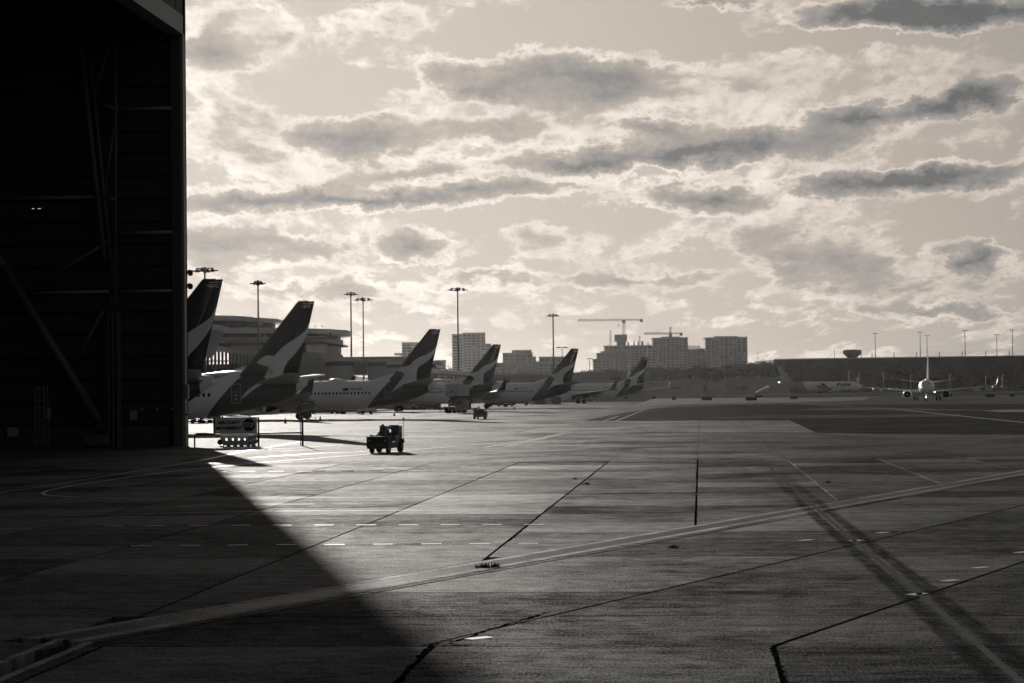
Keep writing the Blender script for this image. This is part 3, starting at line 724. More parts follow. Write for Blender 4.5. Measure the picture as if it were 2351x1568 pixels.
# ------------------------------------------------------------------ apartment blocks and cranes beyond the airfield
aw = mat('apartment_concrete', .3, .7, .3, var=.1, scale=.05); aw2 = mat('apartment_render', .4, .7, .3, var=.08, scale=.05); ag = mat('apartment_glass', .07, .2, .5); asl = mat('balcony_slab_concrete', .5, .7, .3); net = mat('scaffold_netting', .17, .9, .1)
AY = 2400.0
def blk3(mb, x0, x1, yt, Y, dep, yb=None):
    A = AT(x0, yt, Y); B = AT(x1, yt, Y); zt = AT((x0 + x1) / 2, yt, Y).z; zb = 0 if yb is None else AT((x0 + x1) / 2, yb, Y).z
    mb.box(((A.x + B.x) / 2, Y + dep / 2, (zb + zt) / 2), (B.x - A.x, dep, zt - zb)); return (A.x, B.x, zt)
def apartment(label, blocks, bays=8, m_=None, Y=AY, storey=3.1, balconies=True, group=None):
    x0 = min(b[0] for b in blocks); x1 = max(b[1] for b in blocks); L = Vector(((AT(x0, 800, Y).x + AT(x1, 800, Y).x) / 2, Y, 0))
    r0 = empty('apartment_block', L); tag(r0, label, 'apartment building', 'apartment buildings on the skyline')
    for (a, b, yt, dy, dep) in blocks:
        mb = MB(); X0, X1, zt = blk3(mb, a, b, yt, Y + dy, dep); o = mb.build('tower_wall', m_ or aw, r0, tuple(-L))
        n_ = max(2, int((X1 - X0) / 4.6)); wn = MB(); sl = MB(); pr = MB(); nf = int((zt - 1) / storey); fy = Y + dy
        for f in range(nf):
            z = zt - 1.2 - f * storey - storey / 2
            if z < 6: break
            for c in range(n_):
                cx = X0 + (X1 - X0) * (c + .5) / n_
                if random.random() < .9: wn.box((cx, fy, z), ((X1 - X0) / n_ * random.choice((.5, .62, .7)), .5, 1.75))
            # every other bay carries balconies
            for c in range(n_):
                if balconies and (c % 3 == 1 or c == n_ - 1 or c == 0):
                    cx = X0 + (X1 - X0) * (c + .5) / n_
                    sl.box((cx, fy - .9, z - 1.35), ((X1 - X0) / n_ * .96, 1.9, .85))
            sl.box(((X0 + X1) / 2, fy - .12, z - storey / 2), (X1 - X0 + .3, .6, .35))
        for c in range(n_ + 1):
            if c % 2 == 0: pr.box((X0 + (X1 - X0) * c / n_, fy - .5, zt / 2), (.7, 1.4, zt))
        w1 = wn.build('window_row', ag, o, fix=False); w1['kind'] = 'stuff'
        w2 = sl.build('balcony_row', asl, o, fix=False); w2['kind'] = 'stuff'
        w3 = pr.build('wall_fin', aw2, o, fix=False); w3['kind'] = 'stuff'
        mb = MB(); mb.box(((X0 + X1) / 2, fy + dep / 2, zt + .3), (X1 - X0 + 1.6, dep + 1.6, .6)); mb.build('roof_slab', aw, r0, tuple(-L))
    return r0
apartment('pale slim tower with jutting balconies behind the third tail fin', [(923, 965, 787, 0, 26)], Y=2300)
apartment('tall apartment tower with rooftop plant behind the tallest light mast', [(1038, 1066, 768, 6, 24), (1062, 1113, 765, 0, 26), (1113, 1126, 790, 8, 20)])
apartment('stepped mid-rise block right of the fourth tail fin', [(1154.5, 1222, 811, 4, 24), (1176, 1219, 805, 10, 16), (1222, 1229, 820, 4, 24), (1229, 1237, 831, 4, 24), (1136, 1212, 834, -30, 20)], Y=2000)
apartment('long low flat-topped block behind the fifth tail fin', [(1238, 1300, 820, 6, 22), (1234, 1312, 832, -20, 20)], Y=2000)
apartment('small block low beside the third tail fin', [(1002, 1022, 828, 0, 20)], Y=2100)
apartment('low wide block left of the airfield trees under a short mast', [(1316, 1345, 866, 0, 20)], Y=1700, balconies=False)
uc = apartment('half-built stepped block with concrete lift core and netting', [(1362, 1400, 825, 0, 30), (1370.6, 1420, 811, 6, 30), (1381, 1440, 807, 10, 30), (1388, 1495, 794, 14, 30)], m_=net, balconies=False)
L = uc.location; cme_ = mat('raw_concrete', .16, .8, .2)
mb = MB(); blk3(mb, 1410.7, 1438.7, 768, AY + 16, 10, 784); mb.build('climbing_formwork', net, uc, tuple(-L))
mb = MB(); blk3(mb, 1416, 1436, 784, AY + 17, 9, 795); mb.build('lift_core', cme_, uc, tuple(-L))
for (a, b, yt) in [(1440, 1443.5, 785), (1454, 1457, 784.5), (1463, 1466, 784), (1471.6, 1476.5, 783.5)]:
    mb = MB(); blk3(mb, a, b, yt, AY + 20, 3, 795); mb.build('column_stub', cme_, uc, tuple(-L))
def lattice(mb, p0, p1, w_, n_, r_=.14):
    p0 = Vector(p0); p1 = Vector(p1); d = (p1 - p0).normalized(); a = d.orthogonal().normalized(); b = d.cross(a)
    cs_ = [(a + b) * w_ / 2, (a - b) * w_ / 2, (-a - b) * w_ / 2, (-a + b) * w_ / 2]
    for c in cs_: mb.tube(p0 + c, p1 + c, r_, seg=4, caps=False)
    for i in range(n_):
        A = p0.lerp(p1, i / n_); B = p0.lerp(p1, (i + 1) / n_)
        for k in range(4): mb.tube(A + cs_[k], B + cs_[(k + 1) % 4], r_ * .6, seg=3, caps=False)
    return mb
for (x, yt) in [(1401, 758), (1468, 771), (1487, 786)]:
    A = AT(x, 797, AY + 18); B = AT(x, yt, AY + 18); mb = MB(); lattice(mb, A, B, 1.3 if x == 1401 else .9, 10); mb.build('hoist_mast', mull, uc, tuple(-L))
apartment('broad curved-front apartment tower under the smaller tower crane', [(1485, 1505, 801, -10, 20), (1498, 1523, 777, 6, 26), (1519, 1558, 774, 0, 30), (1554, 1577.6, 775.5, 6, 26)], m_=aw2)
apartment('narrow unfinished block with bare column tops between two broad towers', [(1577.6, 1608, 803, 20, 20), (1603, 1619, 801, 24, 20)])
rb = [o for o in COL.objects if o.name.startswith('apartment_block')][-1]
for i in range(14):
    mb = MB(); blk3(mb, 1578.5 + i * 2.1, 1579.7 + i * 2.1, 793 + random.random(), AY + 24, .8, 804); mb.build('bare_column', cme_, rb, tuple(-rb.location))
apartment('broad finished apartment tower farthest right on the skyline', [(1619, 1645, 776, 8, 28), (1641, 1692, 773, 0, 32), (1690, 1714, 774.5, 8, 26)], m_=aw2)
cm = mat('crane_steel', .10, .6, .3)
def crane(label, xm, yj, ybot, xl, xr, apex=None):
    B = AT(xm, ybot, AY + 18); L = Vector((B.x, B.y, 0)); r0 = empty('tower_crane', L); tag(r0, label, 'tower crane', 'tower cranes on the skyline')
    T = AT(xm, yj, AY + 18); lx = AT(xl, yj, AY + 18).x; rx = AT(xr, yj, AY + 18).x
    mb = MB(); lattice(mb, (0, 0, 30), (0, 0, T.z), 2.3, 26, .2); mb.build('mast', cm, r0)
    mb = MB(); lattice(mb, (0, 0, T.z + .8), (lx - L.x, 0, T.z + 1.0), 1.7, 40, .16); mb.build('jib', cm, r0)
    mb = MB(); lattice(mb, (0, 0, T.z + .8), (rx - L.x, 0, T.z + .6), 1.3, 16, .16); mb.build('counter_jib', cm, r0)
    MB().box((rx - L.x - 1.5, 0, T.z - .3), (3.2, 2, 3.2)).build('counterweight', cm, r0)
    MB().box((0, 0, T.z - 1.2), (3.2, 3, 3.4)).build('cab', cm, r0)
    MB().tube(((lx - L.x) * .12, 0, T.z), ((lx - L.x) * .12, 0, T.z - 5), .1, seg=4).box(((lx - L.x) * .12, 0, T.z - 5.5), (1, .6, 1.8)).build('hook_block', cm, r0)
    if apex:
        za = AT(xm, apex, AY + 18).z; mb = MB(); lattice(mb, (0, 0, T.z), (0, 0, za), 1.6, 8, .16)
        mb.tube((0, 0, za), ((lx - L.x) * .7, 0, T.z + 1.6), .1, seg=4).tube((0, 0, za), ((rx - L.x) * .7, 0, T.z + 1.4), .1, seg=4); mb.build('apex_and_ties', cm, r0)
crane('larger tower crane with flat jib standing on the half-built block', 1432, 736, 790, 1326, 1475)
crane('smaller tower crane with peaked apex over the curved-front tower', 1539, 767, 790, 1478, 1566, 750)
crane('stub of a distant crane jib left of the slim tower', 925, 815, 830, 905, 927)

# ------------------------------------------------------------------ hills, freight sheds, wall, water tower
hillm = mat('hill_foliage', .06, 1, 0)
mb = MB(); vs = []; N = 160
for i in range(N): 
    x = -3200 + 6400 * i / (N - 1); h = 24 + 12 * math.sin(i * .31) + 6 * math.sin(i * .83 + 1) + 4 * random.random(); vs += [(x, 5000, -1), (x, 5000, h), (x, 5600, h + 10), (x, 6400, -1)]
mb.add(vs, [(4 * i + j, 4 * i + 4 + j, 4 * i + 5 + j, 4 * i + 1 + j) for i in range(N - 1) for j in range(3)], 0, True)
mb.build('hills', hillm)['kind'] = 'structure'
fw = mat('freight_shed_wall', .28, .6, .3, var=.08, scale=.05); fr = mat('freight_shed_roof', .3, .5, .4); fd = mat('shed_door', .08, .6, .3)
def shed(name, label, x0, x1, yt0, yt1, Y, dep, m_, cat='building', doors=()):
    A = AT(x0, yt0, Y); B = AT(x1, yt1, Y); L = Vector(((A.x + B.x) / 2, Y, 0)); r0 = empty(name, L); tag(r0, label, cat)
    vs = [(A.x, Y, -.5), (B.x, Y, -.5), (B.x, Y + dep, -.5), (A.x, Y + dep, -.5), (A.x, Y, A.z), (B.x, Y, B.z), (B.x, Y + dep, B.z + .5), (A.x, Y + dep, A.z + .5)]
    MB().add(vs, [(0, 1, 5, 4), (1, 2, 6, 5), (2, 3, 7, 6), (3, 0, 4, 7), (4, 5, 6, 7)]).build('wall', m_, r0, tuple(-L))
    MB().bar((A.x, Y - .3, A.z + .3), (B.x, Y - .3, B.z + .3), 1.4, .9).build('roof_edge', fr, r0, tuple(-L))
    for (a, b, yt, yb, mm) in doors:
        P0 = AT(a, yt, Y); P1 = AT(b, yb, Y); z1 = max(P0.z, .5); z0 = max(P1.z, 0)
        MB().box(((P0.x + P1.x) / 2, Y - .1, (z0 + z1) / 2), (P1.x - P0.x, .5, z1 - z0)).build('door' if mm == fd else 'loading_bay', mm, r0, tuple(-L))
    return r0
shed('freight_shed', 'long pale freight shed in front of the far trees, left of the cargo plane', 1470, 1812, 878.5, 867, 1430, 14, fw,
     doors=[(1613, 1622, 884, 901, fd), (1688, 1696, 887, 895, tdk), (1700, 1716, 887, 896, tdk), (1540, 1562, 888, 892, tdk), (1575, 1588, 888, 892, tdk), (1621, 1624, 876, 880, fd)])
shed('freight_shed', 'low flat pale shed between fifth and sixth tail fins', 1180, 1482, 858, 858.5, 1150, 50, fw, doors=[(1400, 1425, 866, 872, tdk)])
shed('freight_shed', 'pale shed seen low between the third and fourth tail fins', 1120, 1300, 862, 862, 900, 40, fw, doors=[(1220, 1240, 872, 880, tdk)])
wallm = mat('dark_depot_wall', .045, .85, .1, var=.3, scale=.02)
wl = shed('depot_wall', 'very long dark depot wall closing the right horizon under a wire fence', 1776, 2800, 826, 812, 1600, 120, wallm, cat='wall')
for (x0, x1, y0, y1) in [(1780, 1850, 829, 840), (1860, 1945, 828, 845), (2160, 2215, 822, 836), (2290, 2345, 820, 838)]:
    P0 = AT(x0, y0, 1599); P1 = AT(x1, y1, 1599); MB().box(((P0.x + P1.x) / 2, 1599, (P0.z + P1.z) / 2), (P1.x - P0.x, 1.2, P0.z - P1.z)).build('wall_panel', mat('depot_panel', .07, .8, .1), wl, tuple(-wl.location))
fx = [983, 1075, 1260, 1450, 1640, 1832, 2030, 2227, 2420, 2610]
fen = empty('wire_fence', AT(2200, 817, 1602)); tag(fen, 'tall wire fence on slim posts along the depot wall top', 'fence'); FL = fen.location
pts = []
for x in fx:
    xd = (2600 + x / 2.404) / 1.5226; yb = 826 - (xd - 1776) * .0137; p = AT(xd, yb, 1602); q_ = AT(xd, yb - 13.5, 1602); pts.append((p, q_))
    MB().tube(p - FL, q_ - FL, .28, seg=5).build('post', mull, fen)
mb = MB()
for (p, q_), (p2, q2) in zip(pts, pts[1:]):
    for k in range(5):
        t = .25 + k * .18; mb.tube(p.lerp(q_, t) - FL, p2.lerp(q2, t) - FL, .035, seg=3, caps=False)
mb.build('wire', mull, fen)
wt = empty('water_tower', AT(1956, 822, 1750)); tag(wt, 'squat funnel-shaped water tower rising over the depot wall', 'water tower'); s_ = 1750 / FPX
MB().lathe([(-2, 5 * s_), (0, 9.5 * s_), (10 * s_, 21.3 * s_), (17 * s_, 21.3 * s_), (18.5 * s_, 20 * s_), (19.2 * s_, 4)], seg=28, smooth=False).build('tank', mat('water_tower_concrete', .12, .7, .2), wt)
MB().lathe([(-24, 4.2 * s_), (-2, 4.2 * s_)], seg=16).build('shaft', cme_, wt)
mb = MB()
for i in range(20):
    t = 2 * math.pi * i / 20; mb.tube((13 * s_ * math.cos(t), 13 * s_ * math.sin(t), 19 * s_), (13 * s_ * math.cos(t), 13 * s_ * math.sin(t), 21.4 * s_), .09, seg=3)
mb.tube((0, 0, 19 * s_), (0, 0, 23 * s_), .2, seg=4).build('roof_railing', mull, wt)

# ------------------------------------------------------------------ trees
leaf = mat('tree_leaves', .055, .95, .05, var=.5, scale=.25); leaf2 = mat('tree_leaves_dark', .035, .95, .05, var=.5, scale=.25); bark = mat('tree_bark', .06, .95, .05)
def crown_mesh(seed, m_, slim=False, nl=620):
    rnd = random.Random(seed); mb = MB(); lobes = []
    for k in range(9):
        a = rnd.uniform(0, 6.28); z = rnd.uniform(.36, .88); rr = (.34 if slim else .46) * math.sin(math.pi * min(1, (z - .15) / .95)) * rnd.uniform(.2, .8)
        lobes.append((rr * math.cos(a), rr * math.sin(a), z, rnd.uniform(.10, .22)))
    for i in range(nl):
        lx, ly, lz, lr = rnd.choice(lobes); v = Vector((rnd.gauss(0, 1), rnd.gauss(0, 1), rnd.gauss(0, .8))).normalized() * lr * rnd.uniform(.4, 1.15)
        c = Vector((lx, ly, lz)) + v; s1_ = rnd.uniform(.018, .05)
        a = Vector((rnd.gauss(0, 1), rnd.gauss(0, 1), rnd.gauss(0, 1))).normalized() * s1_; b = a.orthogonal().normalized() * s1_ * rnd.uniform(.5, 1)
        mb.add([c - a, c + b, c + a, c - b], [(0, 1, 2, 3)])
    return mb.mesh('crown', m_, fix=False)
def trunk_mesh(seed):
    rnd = random.Random(seed); mb = MB(); mb.tube((0, 0, -.02), (0.01, 0, .45), .028, .016, seg=6)
    for k in range(5):
        a = rnd.uniform(0, 6.28); z = rnd.uniform(.25, .45); mb.tube((0, 0, z), (.22 * math.cos(a), .22 * math.sin(a), z + rnd.uniform(.18, .35)), .012, .005, seg=4)
    return mb.mesh('trunk', bark, fix=False)
CM = [crown_mesh(i, leaf if i % 2 else leaf2, slim=(i == 4)) for i in range(6)]; TM = [trunk_mesh(i) for i in range(3)]
ntree = [0]
def tree(x, Y, h, label, group, wide=1.0, cm_=None):
    r0 = empty('tree', (x, Y, -.5), random.uniform(0, 6.28)); tag(r0, label, 'tree', group)
    i = random.randrange(4) if cm_ is None else cm_
    link('crown', CM[i], r0, scale=(h * wide, h * wide, h)); link('trunk', TM[i % 3], r0, scale=(h, h, h)); ntree[0] += 1
tops = [(1335, 856), (1350, 850), (1380, 852), (1400, 848), (1440, 846), (1480, 842), (1520, 846), (1560, 845), (1600, 841), (1640, 842), (1680, 839), (1715, 836), (1745, 833)]
def top_at(x):
    for (a, b), (c, d) in zip(tops, tops[1:]):
        if a <= x <= c: return b + (d - b) * (x - a) / (c - a)
    return tops[0][1] if x < tops[0][0] else tops[-1][1]
for row, (Y, n_, off) in enumerate([(1500, 44, 5), (1540, 46, 2), (1580, 46, 0)]):
    for i in range(n_):
        x = 1335 + (1790 - 1335) * (i + random.uniform(.2, .8)) / n_; yt = top_at(x) + off + random.uniform(-4, 5); p = AT(x, yt, Y)
        if x < 1480 and row == 0: continue
        tree(p.x, Y, p.z + .5, ['front-row tree of the dark belt behind the freight shed', 'middle-row tree of the dark belt behind the freight shed', 'back-row tree of the dark belt below the apartment towers'][row], 'trees of the belt behind the freight shed, row %s' % ['one', 'two', 'three'][row], wide=random.uniform(.75, 1.15))
for i, (x, yt, w_) in enumerate([(1748, 826, .6), (1757, 824, .55), (1766, 829, .7), (1775, 826, .7), (1821, 822, .6), (1829, 824, .6), (1735, 836, .8), (1790, 834, .9), (1930, 823, .5)]):
    p = AT(x, yt, 1470); tree(p.x, 1470, p.z + .5, ['leftmost of four pointed trees clustered above the cargo plane tail', 'second of the four pointed trees above the cargo plane tail', 'third of the four pointed trees above the cargo plane tail', 'rightmost of the four pointed trees above the cargo plane tail', 'left tree of the pair breaking the depot wall top', 'right tree of the pair breaking the depot wall top', 'round tree left of the pointed cluster, by the cargo plane tail', 'round tree at the left end of the depot wall', 'single small tree top just left of the water tower'][i], 'tall pointed trees near the cargo plane tail', wide=w_, cm_=4)
for row, (Y, n_, lo, hi) in enumerate([(1480, 38, 846, 866), (1530, 36, 836, 856)]):
    for i in range(n_):
        x = 1790 + (2420 - 1790) * (i + random.uniform(.1, .9)) / n_; p = AT(x, random.uniform(lo, hi), Y)
        tree(p.x, Y, p.z + .5, ['nearer dark tree standing before the depot wall', 'farther dark tree rising against the depot wall'][row], ['nearer row of trees before the depot wall', 'farther row of trees before the depot wall'][row], wide=random.uniform(.8, 1.2))
for i in range(10):
    x = 1716 + i * 5.5; p = AT(x, 836 + random.uniform(-2, 4), 3200); tree(p.x, 3200, p.z + .5, 'hazy distant tree right of the farthest apartment tower', 'hazy distant trees right of the towers', wide=1)
for i in range(7):
    x = 1005 + i * 6; p = AT(x, 846 + random.uniform(-2, 3), 1500); tree(p.x, 1500, p.z + .5, 'hazy low tree left of the tall apartment tower', 'hazy low trees left of the tall tower', wide=1.2)
hedge = mat('hedge_leaves', .045, 1, 0, var=.4, scale=.3)
mb = MB(); rnd = random.Random(3)
for i in range(5000):
    x = rnd.uniform(1480, 2450); Y = rnd.uniform(1400, 1440) if x > 1830 else rnd.uniform(1485, 1500); c = AT(x, 880, Y); c.z = rnd.uniform(-.4, 3.2) ; a = Vector((rnd.gauss(0, 1), rnd.gauss(0, 1), rnd.gauss(0, 1))).normalized() * .8; b = a.orthogonal().normalized() * .7
    mb.add([c - a, c + b, c + a, c - b], [(0, 1, 2, 3)])
tag(mb.build('undergrowth', hedge, fix=False), 'low dark undergrowth along the far field edge', 'undergrowth', kind='stuff')

# ------------------------------------------------------------------ light masts
mm_ = mat('mast_steel', .13, .5, .4); hl = mat('floodlight_housing', .06, .5, .3)
def mast(label, x, yt, Y, style='cross', r=.22, group='apron light masts', wd=3.6):
    T = AT(x, yt, Y); r0 = empty('light_mast', (T.x, Y, 0), random.uniform(-.3, .3)); tag(r0, label, 'light mast', group); h = T.z
    MB().tube((0, 0, 0), (0, 0, h - .5), r, r * .6, seg=10).build('pole', mm_, r0)
    if style == 'cross':
        mb = MB()
        for a in (0, 90): mb.bar((-wd / 2 * math.cos(R(a)), -wd / 2 * math.sin(R(a)), h - .1), (wd / 2 * math.cos(R(a)), wd / 2 * math.sin(R(a)), h - .1), .18, .18)
        mb.tube((0, 0, h - 1), (0, 0, h + .15), .3, seg=8).build('crossarm', mm_, r0)
        wd *= .82
        for (sx, sy) in ((-1, 0), (1, 0), (0, -1), (0, 1)):
            MB().lathe([(-.45, .45), (-.2, .5), (.1, .25), (.25, .1)], (sx * wd / 2, sy * wd / 2, h - .35), seg=8).box((sx * wd / 2 + .5 * (1 if sx > 0 else -1), sy * wd / 2, h - .55), (1.0, .8, .22)).build('floodlight', hl, r0)
    else:
        MB().bar((-wd / 2, 0, h), (wd / 2, 0, h), .2, .25).build('crossarm', mm_, r0)
        for sx in (-1, -.5, .5, 1): MB().box((sx * wd / 2, 0, h - .25), (wd * .22, .7, .35)).build('floodlight', hl, r0)
    return r0
for a in [('four-armed light mast rising behind the nearest tail fin', 470, 615, 400, 'cross', .25), ('light mast with compact head in front of the terminal', 592, 645, 450, 'cross', .24, 'apron light masts', 1.6),
          ('left mast of the pair beyond the low round lounges', 805, 671, 560, 'cross', .3, 'apron light masts', 2.2), ('right mast of the pair beyond the low round lounges', 833, 684, 600, 'cross', .26, 'apron light masts', 4),
          ('tallest light mast, standing before the tall apartment tower', 1050, 661, 570, 'cross', .28, 'apron light masts', 4), ('light mast just left of the fifth tail fin', 1269, 721, 680, 'cross', .32, 'apron light masts', 2.6),
          ('hazy light mast right behind the fifth tail fin tip', 1290, 797, 1100, 'flat', .3, 'apron light masts', 5), ('small hazy light mast left of the half-built block', 1353, 823, 1500, 'flat', .4, 'apron light masts', 3.4),
          ('light mast crossing the broad apartment tower on the right', 1662, 819, 1250, 'flat', .32, 'apron light masts', 5), ('light mast before the half-built block', 1430, 798, 1350, 'flat', .3, 'apron light masts', 6.5),
          ('thin mast on the skyline right of the farthest tower', 1739, 808, 1700, 'flat', .35, 'apron light masts', .8), ('thin dark mast left of the water tower', 1915, 805, 1700, 'flat', .4, 'apron light masts', .8)]: mast(*a)
for x, yt, lab in [(2008, 765, 'tall mast nearest the water tower'), (2111, 762, 'tall mast just left of the taxiing plane fin'), (2127, 770, 'tall mast lined up with the taxiing plane fin'), (2214, 758, 'tall mast right of the taxiing plane fin'), (2287, 768, 'shorter of the last two tall masts at far right'), (2323, 757, 'last tall mast at the right edge')]:
    mast(lab + ' over the depot wall', x, yt, 1720, 'flat', .5, 'tall masts over the depot wall', 3.4)
lp = mat('lamp_post_grey', .3, .6, .3)
for i, x in enumerate([1948, 1971, 2027, 2090, 2180, 2262, 2300]):
    T = AT(x, [852, 858, 856, 862, 860, 864, 862][i], 1420); r0 = empty('lamp_post', (T.x, 1420, 0))
    tag(r0, ['slim pale lamp post right of the cargo plane cockpit', 'second slim lamp post right of the cargo plane', 'lamp post above the taxiing plane left wing', 'lamp post left of the taxiing plane cockpit', 'lamp post above the taxiing plane right engine', 'lamp post left of the right winglet', 'lamp post right of the right winglet'][i], 'lamp post', 'lamp posts before the depot wall')
    MB().tube((0, 0, -.5), (0, 0, T.z), .3, .2, seg=6).build('pole', lp, r0); MB().box((.6, 0, T.z), (1.8, .5, .3)).build('lamp_head', lp, r0)

# ------------------------------------------------------------------ aircraft
# local frame of an aircraft: x runs aft from the nose (0) to the fin tip (39.1), -y is the port side, z up
white = mat('aircraft_white', .8, .33, .5, var=.05, scale=.5); red = mat('aircraft_dark_livery', .055, .35, .5); wingm = mat('aircraft_wing_grey', .38, .38, .5, var=.08, scale=.6)
silver = mat('polished_metal', .6, .32, .5, metal=.9); dk = mat('engine_dark', .015, .8, .05); tyre = mat('tyre_rubber', .02, .85, .2); strut = mat('gear_strut', .35, .4, .5); cab = mat('cockpit_glass', .012, .1, .6)
pane = mat('cabin_window_pane', .05, .15, .6); outl = mat('door_outline', .45, .5, .4); letd = mat('registration_ink', .03, .5, .3); glow = mat('taxi_light_glow', .9, emit=14.0)
FUS = [(0.0, 2.92, 2.68, .10), (.25, 3.3, 2.3, .42), (.7, 3.62, 2.02, .8), (1.3, 3.9, 1.83, 1.08), (2.0, 4.18, 1.68, 1.33), (2.7, 4.72, 1.56, 1.52), (3.4, 5.06, 1.48, 1.66), (4.6, 5.28, 1.39, 1.80), (6.5, 5.36, 1.34, 1.88), (26.9, 5.36, 1.34, 1.88),
       (28.6, 5.36, 1.46, 1.87), (30.2, 5.36, 1.68, 1.82), (31.8, 5.35, 1.95, 1.72), (33.5, 5.32, 2.28, 1.52), (35.2, 5.27, 2.70, 1.20), (36.4, 5.22, 3.18, .88), (37.3, 5.16, 3.75, .58), (38.0, 5.08, 4.25, .36), (38.25, 4.98, 4.45, .26)]
def fus(u):
    u = max(0, min(38.25, u))
    for a, b in zip(FUS, FUS[1:]):
        if a[0] <= u <= b[0]:
            t = (u - a[0]) / (b[0] - a[0]); return tuple(a[i] + (b[i] - a[i]) * t for i in (1, 2, 3))
FL0, FL1 = (31.35, 37.45), (37.25, 39.05); FZ0, FZ1 = 4.9, 12.45
def fin_le(z): return FL0[0] + (FL0[1] - FL0[0]) * (z - FZ0) / (FZ1 - FZ0)
def fin_te(z): return FL1[0] + (FL1[1] - FL1[0]) * (z - FZ0) / (FZ1 - FZ0)
def foil(t, k=.11): t = max(0, min(1, t)); return 5 * k * (.2969 * math.sqrt(t) - .126 * t - .3516 * t * t + .2843 * t ** 3 - .1015 * t ** 4)
def side(u, z):
    """half width of fuselage or fin at (u, z)"""
    t_, b_, h_ = fus(u); zc, hh = (t_ + b_) / 2, (t_ - b_) / 2; q = 1 - ((z - zc) / hh) ** 2; s1_ = h_ * math.sqrt(q) if q > 0 and u < 38.2 else 0
    s2_ = 0
    if FZ0 <= z <= FZ1 and fin_le(z) < u < fin_te(z): c = fin_te(z) - fin_le(z); s2_ = foil((u - fin_le(z)) / c) * c
    return max(s1_, s2_)
def decal(polys, step=.35, eps=.018, sgn=-1):
    """a flat (u, z) shape wrapped on to the port side as a thin painted skin"""
    bm = bmesh.new()
    for poly in polys:
        vs = [bm.verts.new((p[0], 0, p[1])) for p in poly]; bm.faces.new(vs)
    bmesh.ops.triangulate(bm, faces=bm.faces)
    us = [v.co.x for v in bm.verts]; zs = [v.co.z for v in bm.verts]
    for ax, lo, hi in ((0, min(us), max(us)), (2, min(zs), max(zs))):
        x = lo + step
        while x < hi:
            co = (x, 0, 0) if ax == 0 else (0, 0, x); no = (1, 0, 0) if ax == 0 else (0, 0, 1)
            bmesh.ops.bisect_plane(bm, geom=bm.verts[:] + bm.edges[:] + bm.faces[:], dist=1e-5, plane_co=co, plane_no=no); x += step
    for v in bm.verts: v.co.y = sgn * (side(v.co.x, v.co.z) + eps)
    for f in bm.faces:
        f.normal_update(); f.smooth = True
        if f.normal.y * sgn < 0: f.normal_flip()
    return bm
def decal_mesh(name, polys, m_, **k):
    bm = decal(polys, **k); me = bpy.data.meshes.new(name); bm.to_mesh(me); bm.free(); me.materials.append(m_); return me
def text_decal(txt, size, u, z, m_, eps=.02, squash=1.0):
    me = text_mesh(txt, size, 0.0, True, squash=squash); me.materials.clear(); me.materials.append(m_)
    for v in me.vertices:
        x, y = v.co.x + u, v.co.y + z; v.co = (x, -(side(x, y) + eps), y)
    return me
def slice_mesh(me, step=.2):
    bm = bmesh.new(); bm.from_mesh(me); zs = [v.co.y for v in bm.verts]; x = min(zs) + step
    while x < max(zs):
        bmesh.ops.bisect_plane(bm, geom=bm.verts[:] + bm.edges[:] + bm.faces[:], dist=1e-5, plane_co=(0, x, 0), plane_no=(0, 1, 0)); x += step
    bm.to_mesh(me); bm.free()
def kx(px): return 39.05 - (1730 - px) / 97.2
def kz(py): return 3.7 + (1249.8 - py) / 97.2
roo = [(1670, 622), (1640, 668), (1600, 708), (1545, 740), (1470, 765), (1400, 800), (1350, 840), (1310, 885), (1278, 928), (1256, 958), (1238, 950), (1218, 936), (1232, 920), (1247, 902), (1190, 914), (1140, 948), (1122, 962), (1160, 964), (1195, 972),
       (1218, 1000), (1250, 1022), (1290, 1037), (1325, 1034), (1340, 1024), (1322, 1018), (1296, 1020), (1302, 1008), (1325, 1005), (1346, 1016), (1352, 1040), (1343, 1068), (1318, 1092), (1270, 1113), (1200, 1138), (1150, 1168), (1105, 1204), (1070, 1250),
       (1112, 1226), (1160, 1192), (1220, 1162), (1290, 1138), (1350, 1122), (1404, 1108), (1399, 1080), (1397, 1030), (1402, 980), (1420, 932), (1450, 896), (1510, 862), (1568, 817), (1618, 762), (1650, 702)]
roo_me = decal_mesh('tail_emblem', [[(kx(a), kz(b)) for a, b in roo]], white)
roo2 = [(948, 462), (922, 520), (880, 555), (830, 587), (790, 612), (750, 642), (715, 677), (690, 704), (665, 727), (648, 736), (637, 728), (634, 699), (600, 714), (575, 734), (558, 753), (572, 762), (610, 768), (650, 776), (680, 791), (696, 818),
        (686, 845), (655, 862), (600, 892), (560, 917), (520, 947), (488, 978), (460, 1023), (492, 1001), (532, 966), (582, 931), (640, 899), (700, 881), (742, 866), (752, 846), (762, 792), (792, 742), (832, 702), (880, 642), (916, 590), (940, 520)]
roo2_me = decal_mesh('tail_emblem', [[(39.03 - (1098.9 - (629 + X / 2.103)) / 36.7, 3.7 + (1374.6 - (909 + Y / 2.103)) / 36.7) for X, Y in roo2]], white)
